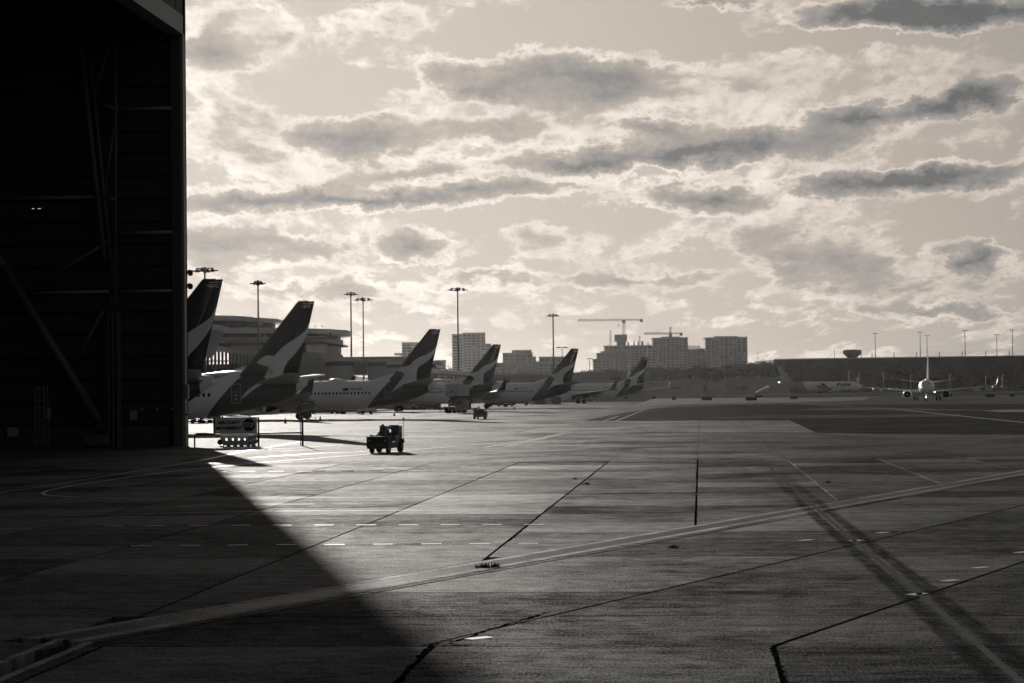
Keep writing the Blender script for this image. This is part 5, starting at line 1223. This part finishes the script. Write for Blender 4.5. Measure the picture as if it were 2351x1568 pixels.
# ------------------------------------------------------------------ vehicles
vdk = mat('vehicle_dark_paint', .045, .45, .4); vwh = mat('vehicle_white_paint', .5, .4, .5); vgr = mat('vehicle_grey_paint', .16, .45, .4); vgl = mat('vehicle_glass', .03, .1, .6); lampw = mat('headlamp_glass', .5, .1, .7)
def wheel(parent, x, y, r_, wd, name='wheel'):
    o = MB().lathe([(-wd / 2, r_ * .6), (-wd / 2, r_ * .94), (-wd / 3, r_), (wd / 3, r_), (wd / 2, r_ * .94), (wd / 2, r_ * .6)], (x, y, r_), 'x', 20).build(name, tyre, parent)
    MB().lathe([(-wd / 2 - .005, r_ * .2), (-wd / 2, r_ * .55), (wd / 2, r_ * .55), (wd / 2 + .005, r_ * .2)], (x, y, r_), 'x', 14).build('rim', vgr, o); return o
def tug(label, loc, rz, load=True):
    t = empty('baggage_tractor', loc, rz); tag(t, label, 'tractor', 'baggage tractors')
    mb = MB(); mb.box((0, -1.42, .68), (1.42, .10, .66)); mb.box((0, -1.38, .36), (1.36, .1, .2)); mb.build('front_panel', vdk, t)
    MB().box((0, -1.48, 1.0), (1.44, .06, .03)).box((0, -1.485, .5), (1.3, .03, .04)).build('bumper_edge', vgr, t)
    MB().loft([[(-.68, -1.38, .3), (.68, -1.38, .3), (.68, -1.38, 1.0), (-.68, -1.38, 1.0)], [(-.68, -.75, .3), (.68, -.75, .3), (.68, -.75, 1.02), (-.68, -.75, 1.02)]], smooth=False).box((0, .35, .45), (1.36, 2.3, .34)).build('chassis', vdk, t)
    for s_ in (-1, 1):
        o = MB().box((s_ * .49, -1.49, .76), (.22, .05, .2)).build('headlight', black, t); MB().lathe([(-.02, .01), (-.015, .06), (.01, .065)], (s_ * .49, -1.515, .76), 'y', 12).build('lens', lampw, o)
        MB().box((s_ * .66, -.72, .86), (.14, .06, .5)).box((s_ * .69, .3, .86), (.06, .9, .42)).build('side_panel', vgr, t)
        MB().loft([[(s_ * .6, .55, .62), (s_ * .82, .55, .62), (s_ * .82, .55, .66), (s_ * .6, .55, .66)], [(s_ * .6, .8, .78), (s_ * .84, .8, .78), (s_ * .84, .8, .83), (s_ * .6, .8, .83)], [(s_ * .6, 1.25, .78), (s_ * .84, 1.25, .78), (s_ * .84, 1.25, .83), (s_ * .6, 1.25, .83)], [(s_ * .6, 1.5, .55), (s_ * .82, 1.5, .55), (s_ * .82, 1.5, .6), (s_ * .6, 1.5, .6)]], smooth=False).build('mudguard', vdk, t)
        MB().box((s_ * .64, -.1, .38), (.2, .6, .06)).build('step', vgr, t)
        wheel(t, s_ * .52, -.95, .27, .2); wheel(t, s_ * .68, 1.0, .34, .24)
    MB().box((0, 1.05, .95), (1.3, .95, .55)).build('engine_cover', vdk, t)
    MB().box((-.25, .35, .82), (.5, .5, .14)).box((-.25, .6, 1.1), (.5, .12, .5)).box((.35, .35, .8), (.5, .5, .12)).build('seat', black, t)
    mb = MB(); c = Vector((-.25, -.42, 1.08)); ax_ = Vector((0, -.5, .86)).normalized(); a = Vector((1, 0, 0)); b = ax_.cross(a)
    ring = [c + (a * math.cos(k * math.pi / 8) + b * math.sin(k * math.pi / 8)) * .19 for k in range(17)]; mb.path(ring, .014, seg=5).tube(c, c - ax_ * .4, .02, seg=6).build('steering_wheel', black, t)
    MB().tube((.0, -.7, 1.0), (-.6, -.68, 1.02), .02, seg=5).box((0, -.7, 1.04), (1.2, .16, .08)).build('dashboard', black, t)
    if load:
        MB().box((-.36, 1.05, 1.41), (.42, .6, .36)).box((-.36, 1.05, 1.605), (.46, .64, .03)).build('equipment_case', vgr, t)
        MB().box((.42, 1.1, 1.42), (.5, .7, .4)).box((.28, 1.05, 1.65), (.48, .5, .06)).build('equipment_case', vgr, t)
        MB().box((.08, 1.2, 1.5), (.3, .4, .2)).build('cylinder_tray', vwh, t)
    MB().tube((.80, 1.3, .8), (.80, 1.3, 1.98), .018, seg=6).build('beacon_mast', black, t)
    o = MB().lathe([(1.96, .07), (2.0, .075), (2.02, .05)], (.80, 1.3, 0), seg=12).build('beacon', black, t); MB().lathe([(2.02, .055), (2.1, .05), (2.13, .02)], (.80, 1.3, 0), seg=12).build('lens', lampw, o)
    MB().box((0, 1.6, .42), (.3, .2, .1)).build('tow_hitch', black, t)
    return t
skin = mat('skin', .22, .6, .3); cloth = mat('work_jacket', .07, .85, .2); vestm = mat('safety_vest', .2, .8, .2); hair = mat('dark_hair', .015, .8, .2); trous = mat('work_trousers', .04, .9, .1)
def skinned(name, verts, edges, m_, parent, root=0, lvl=2):
    me = bpy.data.meshes.new(name); me.from_pydata([v[:3] for v in verts], edges, []); o = link(name, me, parent); me.materials.append(m_)
    md = o.modifiers.new('skin', 'SKIN')
    for i, v in enumerate(verts):
        me.skin_vertices[0].data[i].radius = (v[3], v[3] if len(v) < 5 else v[4])
    me.skin_vertices[0].data[root].use_root = True
    s_ = o.modifiers.new('smooth', 'SUBSURF'); s_.levels = s_.render_levels = lvl; return o
def person(label, loc, rz, lean=(0.0, 0.0), head_off=(0, -.12), lhand=(-.2, -.5, 1.08), rhand=(.3, -.45, 1.1), group='tractor drivers'):
    p = empty('person', loc, rz); tag(p, label, 'person', group)
    lx, ly = lean; ch = (lx, ly, 1.28); nk = (lx + head_off[0] * .5, ly + head_off[1] * .5 - .02, 1.46); hd = (lx + head_off[0], ly + head_off[1], 1.60)
    V_ = [(0, 0, .92, .17, .13), (lx * .5, ly * .5, 1.08, .16, .11), (*ch, .19, .12), (*nk, .06), (hd[0], hd[1], hd[2] - .04, .085), (hd[0], hd[1] + .01, hd[2] + .05, .098)]
    E = [(0, 1), (1, 2), (2, 3), (3, 4), (4, 5)]
    for s_, hnd in ((-1, lhand), (1, rhand)):
        sh = Vector((ch[0] + s_ * .2, ch[1], ch[2] + .08)); h_ = Vector(hnd); el_ = (sh + h_) / 2 + Vector((s_ * .12, .05, -.10)); k = len(V_)
        V_ += [(*sh, .065), (*el_, .048), (*h_, .034)]; E += [(2, k), (k, k + 1), (k + 1, k + 2)]
        kn = (s_ * .17, -.42, .90); an = (s_ * .17, -.50, .50); ft = (s_ * .18, -.66, .47); k = len(V_)
        V_ += [(s_ * .11, -.05, .90, .10), (*kn, .075), (*an, .05), (*ft, .045)]; E += [(0, k), (k, k + 1), (k + 1, k + 2), (k + 2, k + 3)]
    body = skinned('body', V_, E, cloth, p)
    # face and hair
    hm_ = MB(); hm_.lathe([(-.13, .02), (-.11, .06), (-.05, .085), (.02, .097), (.08, .085), (.12, .04)], (hd[0], hd[1], hd[2]), seg=14); hm_.loft([[(hd[0] - .016, hd[1] - .09, hd[2] - .035), (hd[0] + .016, hd[1] - .09, hd[2] - .035), (hd[0], hd[1] - .085, hd[2] + .02)], [(hd[0] - .008, hd[1] - .122, hd[2] - .03), (hd[0] + .008, hd[1] - .122, hd[2] - .03), (hd[0], hd[1] - .10, hd[2] + .01)]])
    hm_.build('face', skin, p)
    for s_ in (-1, 1):
        MB().lathe([(-.008, .004), (0, .012), (.008, .004)], (hd[0] + s_ * .034, hd[1] - .088, hd[2] + .015), 'y', 8).build('eye', ink, p); MB().box((hd[0] + s_ * .097, hd[1] + .01, hd[2] - .01), (.02, .04, .06)).build('ear', skin, p)
    MB().box((hd[0], hd[1] - .088, hd[2] - .065), (.045, .01, .01)).build('mouth', hair, p)
    MB().lathe([(.0, .101), (.05, .106), (.10, .085), (.135, .03)], (hd[0], hd[1] + .018, hd[2]), seg=14).build('hair', hair, p)
    MB().loft([[(ch[0] + .225 * math.cos(a * math.pi / 6), ch[1] + .15 * math.sin(a * math.pi / 6), 1.40) for a in range(12)], [(ch[0] * .8 + .215 * math.cos(a * math.pi / 6), ch[1] * .8 + .155 * math.sin(a * math.pi / 6), 1.2) for a in range(12)], [(.19 * math.cos(a * math.pi / 6), .155 * math.sin(a * math.pi / 6), .98) for a in range(12)]]).build('safety_vest', vestm, p)
    for s_, hnd in ((-1, lhand), (1, rhand)):
        h_ = Vector(hnd); V2 = [(*h_, .032, .02), (h_.x, h_.y - .07, h_.z - .01, .036, .016)]; E2 = [(0, 1)]
        for i, (dx, l_) in enumerate(((-.03, .06), (-.01, .072), (.011, .068), (.031, .052))):
            k = len(V2); V2 += [(h_.x + dx, h_.y - .08, h_.z - .012, .009), (h_.x + dx, h_.y - .08 - l_ * .6, h_.z - .02, .0085), (h_.x + dx, h_.y - .08 - l_ * .75, h_.z - .05, .0075)]; E2 += [(1, k), (k, k + 1), (k + 1, k + 2)]
        k = len(V2); V2 += [(h_.x - s_ * .04, h_.y - .03, h_.z - .01, .011), (h_.x - s_ * .06, h_.y - .07, h_.z - .035, .009)]; E2 += [(0, k), (k, k + 1)]
        skinned('hand', V2, E2, skin, p, lvl=1)
    return p
TG = GD(877, 1040); tz = R(-14)
tug('nearer black baggage tractor with a bent-over driver, beacon mast and stacked cases', TG + Vector((.1, 1.2, 0)), tz)
off = Matrix.Rotation(tz, 3, 'Z') @ Vector((-.22, .33, 0))
person('driver slumped forward over the wheel of the nearer baggage tractor', TG + Vector((.1, 1.2, 0)) + off, tz, lean=(.16, -.1), head_off=(-.1, -.14), lhand=(-.16, -.62, 1.13), rhand=(.4, -.35, 1.12))
T2 = GD(1103, 962); tz2 = R(172)
tug('farther baggage tractor driving away beyond the first, seen from behind', T2 + Vector((0, 1.2, 0)), tz2, load=False)
off = Matrix.Rotation(tz2, 3, 'Z') @ Vector((.22, .33, 0))
person('upright driver in pale vest on the farther baggage tractor', T2 + Vector((0, 1.2, 0)) + off, tz2, lean=(0, -.02), head_off=(0, -.04), lhand=(-.22, -.6, 1.12), rhand=(.12, -.6, 1.12))

# high-lift catering truck
CT = GD(1064, 948); ct = empty('catering_truck', CT, R(-24)); tag(ct, 'catering truck with its white box raised on scissor arms beside the fourth airliner', 'truck')
MB().box((-1.1, 0, 3.9), (2.3, 4.6, 2.0)).build('lift_box', vwh, ct)
fr_ = MB(); 
for s_ in (-1, 1): fr_.box((-1.1 + s_ * 1.13, -2.32, 3.9), (.08, .06, 2.0))
for s_ in (-1, 1): fr_.box((-1.1, -2.32, 3.9 + s_ * .97), (2.3, .06, .08))
fr_.build('box_frame', strut, ct)
for (x, z, a, b) in [(-1.9, 3.3, .32, .32), (-.35, 3.35, .28, .28), (-1.15, 3.65, .6, .3)]: MB().box((x, -2.33, z), (a, .03, b)).build('hatch', vgr, ct)
for y in (-1.6, 1.6):
    MB().bar((-2.0, y, 1.1), (-.2, y, 2.85), .14, .22).bar((-.2, y, 1.1), (-2.0, y, 2.85), .14, .22).build('scissor_arm', vdk, ct)
MB().box((-1.1, 0, .95), (2.2, 6.2, .3)).build('chassis', vdk, ct)
MB().box((-1.1, -.2, 2.0), (1.2, 2.6, 1.6)).build('machinery_cabinet', vdk, ct)
c_ = MB().loft([[(-.2, -2.9, .5), (-.2, -1.1, .5), (-.2, -1.1, 2.3), (-.2, -2.9, 2.3)], [(1.2, -2.9, .5), (1.2, -1.1, .5), (1.2, -1.1, 2.3), (1.2, -2.9, 2.3)], [(1.75, -2.85, .5), (1.75, -1.15, .5), (1.55, -1.15, 1.5), (1.55, -2.85, 1.5)]], smooth=False).build('cab', vgr, ct)
MB().box((.5, -2.92, 1.75), (1.0, .03, .6)).build('window', vgl, c_)
for x in (-2.0, 1.2):
    for y in (-2.3, 2.3): MB().lathe([(-.15, .3), (-.14, .45), (.14, .45), (.15, .3)], (x, y, .45), 'y', 18).build('wheel', tyre, ct)
for y in (-.9, .9): MB().lathe([(-.15, .3), (-.14, .45), (.14, .45), (.15, .3)], (-2.2, y, .45), 'y', 18).build('wheel', tyre, ct)

def van(label, x, y, rz=0.0, m_=vwh, L=4.6, H=2.1, group='service vans', lit=False):
    t = empty('service_van', GD(x, y), rz); tag(t, label, 'van', group); W = 1.9
    prof = [(-L / 2, .35), (L / 2, .35), (L / 2, .95), (L / 2 - .5, 1.15), (L / 2 - 1.15, H - .08), (L / 2 - 1.4, H), (-L / 2 + .1, H), (-L / 2, H - .15)]
    mb = MB(); mb.add([(a, -W / 2, b) for a, b in prof] + [(a, W / 2, b) for a, b in prof], [tuple(range(8)), tuple(range(15, 7, -1))] + [(i, (i + 1) % 8, 8 + (i + 1) % 8, 8 + i) for i in range(8)]); mb.build('body', m_, t)
    MB().box((L / 2 - 1.35, 0, 1.45), (.8, W + .02, .5)).box((-.2, 0, 1.5), (1.2, W + .02, .45)).build('side_window', vgl, t)
    for s_ in (-1, 1):
        for xx in (-L / 2 + .85, L / 2 - .9): MB().lathe([(-.12, .2), (-.11, .33), (.11, .33), (.12, .2)], (xx, s_ * (W / 2 - .1), .33), 'y', 16).build('wheel', tyre, t)
        if lit: MB().lathe([(0, .02), (.02, .12), (.03, .02)], (L / 2, s_ * .65, .75), 'x', 10).build('headlight', glow, t)
    return t
def dolly(label, x, y, rz=0.0, load=0, group='baggage dollies'):
    t = empty('baggage_dolly', GD(x, y), rz); tag(t, label, 'dolly', group)
    MB().box((0, 0, .55), (3.0, 1.5, .12)).build('deck', vgr, t); MB().tube((1.5, 0, .45), (2.6, 0, .35), .04, seg=6).build('draw_bar', vdk, t)
    for xx in (-1.1, 1.1):
        for s_ in (-1, 1): MB().lathe([(-.08, .12), (-.07, .22), (.07, .22), (.08, .12)], (xx, s_ * .6, .22), 'y', 14).build('wheel', tyre, t)
    for xx in (-1.45, 1.45): MB().box((xx, 0, .95), (.05, 1.4, .8)).build('end_rack', vdk, t)
    if load:
        for k in range(5): MB().box((-1.1 + k * .52 + random.uniform(-.03, .03), random.uniform(-.2, .2), .61 + .3 * .9), (.46, 1.0, random.uniform(.4, .62))).build('load_block', vdk if k % 2 else vgr, t)
    return t
def container(label, x, y, w_=1.7, h_=1.6, m_=vgr, group='cargo containers', rz=0.0):
    t = empty('cargo_container', GD(x, y), rz); tag(t, label, 'container', group)
    mb = MB(); prof = [(-w_ * .32, 0), (w_ / 2, 0), (w_ / 2, h_), (-w_ / 2, h_), (-w_ / 2, h_ * .35)]
    mb.add([(a, -.75, b) for a, b in prof] + [(a, .75, b) for a, b in prof], [tuple(range(5)), tuple(range(9, 4, -1))] + [(i, (i + 1) % 5, 5 + (i + 1) % 5, 5 + i) for i in range(5)]); mb.build('shell', m_, t)
    MB().box((0, -.76, h_ / 2), (.05, .03, h_ * .95)).box((0, -.76, h_ - .05), (w_ * .95, .03, .08)).build('door_frame', strut, t); return t
dolly('leftmost loaded dolly under the second airliner, next to the hangar trim', 446, 972, .05, 1); dolly('middle one of three loaded dollies left of the stop sign', 462, 971, .0, 1); dolly('third loaded dolly, just left of the stop sign post', 479, 970, -.05, 1)
van('white tractor-like van under the third airliner belly', 842, 951, .1, vwh, 3.2, 1.5)
van('grey service van second from left under the third airliner', 805, 950, .0, vgr, 4.6, 1.8); van('dark long truck farthest left under the third airliner', 748, 950, 0, vdk, 6.0, 1.7)
dolly('dolly between two vans under the third airliner', 776, 950, 0, 1)
van('dark pickup parked behind the fourth airliner nose gear', 982, 938, .1, vdk, 5.2, 1.6); dolly('dolly in front of the dark pickup', 962, 939, .1, 0)
van('van facing the camera with both headlights lit, beyond the catering truck', 1033, 926, R(-92), vgr, 4.6, 1.9, lit=True)
dolly('low tow dolly on the ground left of the catering truck', 1039, 947, 0, 0)
van('dark car parked beneath the fifth airliner nose', 1143, 934, .2, vdk, 5.4, 1.7); van('dark van right of the car beneath the fifth airliner', 1160, 933, 0, vdk, 4.8, 1.5)
van('service van beneath the fifth airliner centre section', 1195, 930, 0, vgr, 5, 1.9)
for i, x in enumerate([1226, 1238, 1250, 1263, 1276]): container(['first and leftmost', 'second', 'middle', 'fourth', 'last and rightmost'][i] + ' container of the row between fifth and sixth airliner', x, 928.5, 2.6, 2.0, [vwh, vgr, vgr, vwh, vgr][i], 'containers between the fifth and sixth airliner')
for i in range(11):
    x = 1503 + i * 9.4
    container('pale cargo container by the freight shed, number %s from the left fin' % ['one', 'two', 'three', 'four', 'five', 'six', 'seven', 'eight', 'nine', 'ten', 'eleven'][i], x, 903.5 + random.uniform(-.5, .5), random.uniform(2.2, 2.8), random.uniform(2.2, 3.6), random.choice([vwh, vgr, vgr]), 'containers by the freight shed')
st = empty('passenger_stairs', GD(1750, 904), 0); tag(st, 'wheeled passenger stairs parked left of the cargo plane tail', 'stairs')
MB().bar((-4.5, 0, .8), (4, 0, 5.2), 2.0, .3).build('stair_flight', vwh, st); MB().box((4.6, 0, 5.3), (2, 2.2, .2)).build('landing', vwh, st)
for x in (-2.5, 3): MB().tube((x, 0, .4), (x + .8, 0, 1.6 + (x + 4) * .4), .12, seg=6).build('strut', vdk, st)
MB().box((0, 0, .6), (8, 2, .4)).build('chassis', vdk, st)
for xx in (-3, 3):
    for s_ in (-1, 1): MB().lathe([(-.12, .2), (-.11, .4), (.11, .4), (.12, .2)], (xx, s_ * 1.0, .4), 'y', 14).build('wheel', tyre, st)
# airfield guidance signs
gs = mat('guidance_sign_face', .03, .6, .3)
for i, (x, y, w_, lab) in enumerate([(1500, 917, 8, 'black guidance sign nearest the sixth tail'), (1547, 919.5, 9, 'small black guidance sign left of the light strip'), (1724, 921, 26, 'long double black guidance sign in front of the cargo plane tail'), (1741, 913.5, 15, 'black guidance sign behind the long double one'),
                                 (1822, 917.5, 17, 'black guidance sign below the cargo plane wing'), (1622, 920.5, 24, 'low black guidance sign left of the long double one'), (2272, 913, 22, 'wide black guidance sign right of the taxiing plane'), (2322, 912, 12, 'small black guidance sign at the far right'), (2180, 911.5, 10, 'small guidance sign behind the taxiing plane right wheels')]):
    p = GD(x, y); wd = w_ * p.y / FPX; t = empty('guidance_sign', p); tag(t, lab, 'airfield sign', 'guidance signs on the grass')
    MB().box((0, 0, .65), (wd, .25, .9)).build('panel', gs, t)
    for s_ in (-1, 1): MB().box((s_ * wd * .35, 0, .1), (.12, .12, .3)).build('leg', strut, t)
# parked vans under the wall
for i in range(16):
    x = [1995, 2012, 2030, 2048, 2066, 2083, 2190, 2206, 2223, 2240, 2256, 2273, 2290, 2307, 2324, 2341][i]; Yv = 1380
    t = van(('parked vehicle under the taxiing plane left wing, number %s from the left' % ['one', 'two', 'three', 'four', 'five', 'six'][i]) if i < 6 else 'parked vehicle right of the taxiing plane, number %s from it' % ['one', 'two', 'three', 'four', 'five', 'six', 'seven', 'eight', 'nine', 'ten'][i - 6], x, 905, random.uniform(-.3, .3), random.choice([vwh, vgr, vdk, vgr]), random.uniform(4.5, 8), random.uniform(1.7, 3.2), 'vehicles parked before the depot wall')
    t.location = (AT(x, 890, Yv).x, Yv, 0)
cone = empty('marker_cone', GD(1365, 932)); tag(cone, 'small pale marker cone right of the sixth airliner wheels', 'cone')
MB().lathe([(.04, .16), (.6, .03)], seg=12).build('cone_body', vwh, cone); MB().box((0, 0, .02), (.4, .4, .04)).build('base', black, cone)
chk = empty('tow_cart', GD(716, 962.5)); tag(chk, 'small wire-sided tow cart right of the second airliner wheels', 'cart')
MB().box((0, 0, .3), (1.1, .7, .05)).build('deck', vdk, chk)
for sx_ in (-.5, .5): MB().tube((sx_, 0, .3), (sx_, 0, .95), .02, seg=5).lathe([(-.05, .08), (.05, .08)], (sx_, -.3, .1), 'y', 10).build('upright', vdk, chk)

for i, (x, y) in enumerate([(655, 972), (735, 966), (905, 955), (1180, 940)]):
    c_ = empty('safety_cone', GD(x, y)); tag(c_, ['safety cone beyond the stop sign, nearest the hangar', 'safety cone right of the second airliner wheels', 'safety cone under the third airliner tail', 'safety cone below the fifth airliner nose'][i], 'cone', 'safety cones on the apron')
    MB().lathe([(.03, .17), (.7, .03)], seg=12).build('cone_body', vgr, c_); MB().box((0, 0, .015), (.4, .4, .03)).build('base', black, c_)
for i, (x, y, lab) in enumerate([(1010, 944, 'ground crew member standing near the catering truck'), (690, 968, 'ground crew member beside the second airliner wheels'), (1205, 933, 'ground crew member under the fifth airliner')]):
    pe = empty('person', GD(x, y), random.uniform(-1, 1)); tag(pe, lab, 'person', 'ground crew on foot')
    V_ = [(0, 0, .95, .15, .11), (0, 0, 1.2, .15, .11), (0, 0, 1.38, .17, .11), (0, -.01, 1.52, .06), (0, -.02, 1.64, .09), (0, -.01, 1.72, .095)]; E = [(0, 1), (1, 2), (2, 3), (3, 4), (4, 5)]
    for s_ in (-1, 1):
        k = len(V_); V_ += [(s_ * .2, 0, 1.42, .06), (s_ * .27, .02, 1.15, .045), (s_ * .26, -.08, .9, .035)]; E += [(2, k), (k, k + 1), (k + 1, k + 2)]
        k = len(V_); V_ += [(s_ * .1, 0, .85, .09), (s_ * .12, -.02, .48, .065), (s_ * .12, .01, .1, .045), (s_ * .13, -.14, .05, .04)]; E += [(0, k), (k, k + 1), (k + 1, k + 2), (k + 2, k + 3)]
    skinned('body', V_, E, cloth, pe, lvl=1)
    MB().loft([[(.2 * math.cos(a * math.pi / 5), .13 * math.sin(a * math.pi / 5), z) for a in range(10)] for z in (.98, 1.44)]).build('safety_vest', vestm, pe); MB().lathe([(1.70, .105), (1.78, .09), (1.82, .03)], (0, -.01, 0), seg=10).build('hair', hair, pe)

# ------------------------------------------------------------------ air
hz = MB().box((0, 3500, 54.1), (15200, 8600 + 1200, 111.4)).build('haze', [])
hz['kind'] = 'stuff'
hm = bpy.data.materials.new('haze_air'); hm.use_nodes = True; n = NT(hm.node_tree); n.n.clear()
vol = n.new('ShaderNodeVolumePrincipled'); vol.inputs['Color'].default_value = (.97, .95, .92, 1); vol.inputs['Density'].default_value = HAZE; vol.inputs['Anisotropy'].default_value = .81
o_ = n.new('ShaderNodeOutputMaterial'); n.l.new(vol.outputs[0], o_.inputs['Volume'])
hz.data.materials.append(hm); hm.volume_intersection_method if hasattr(hm, 'volume_intersection_method') else None
hm.cycles.homogeneous_volume = True
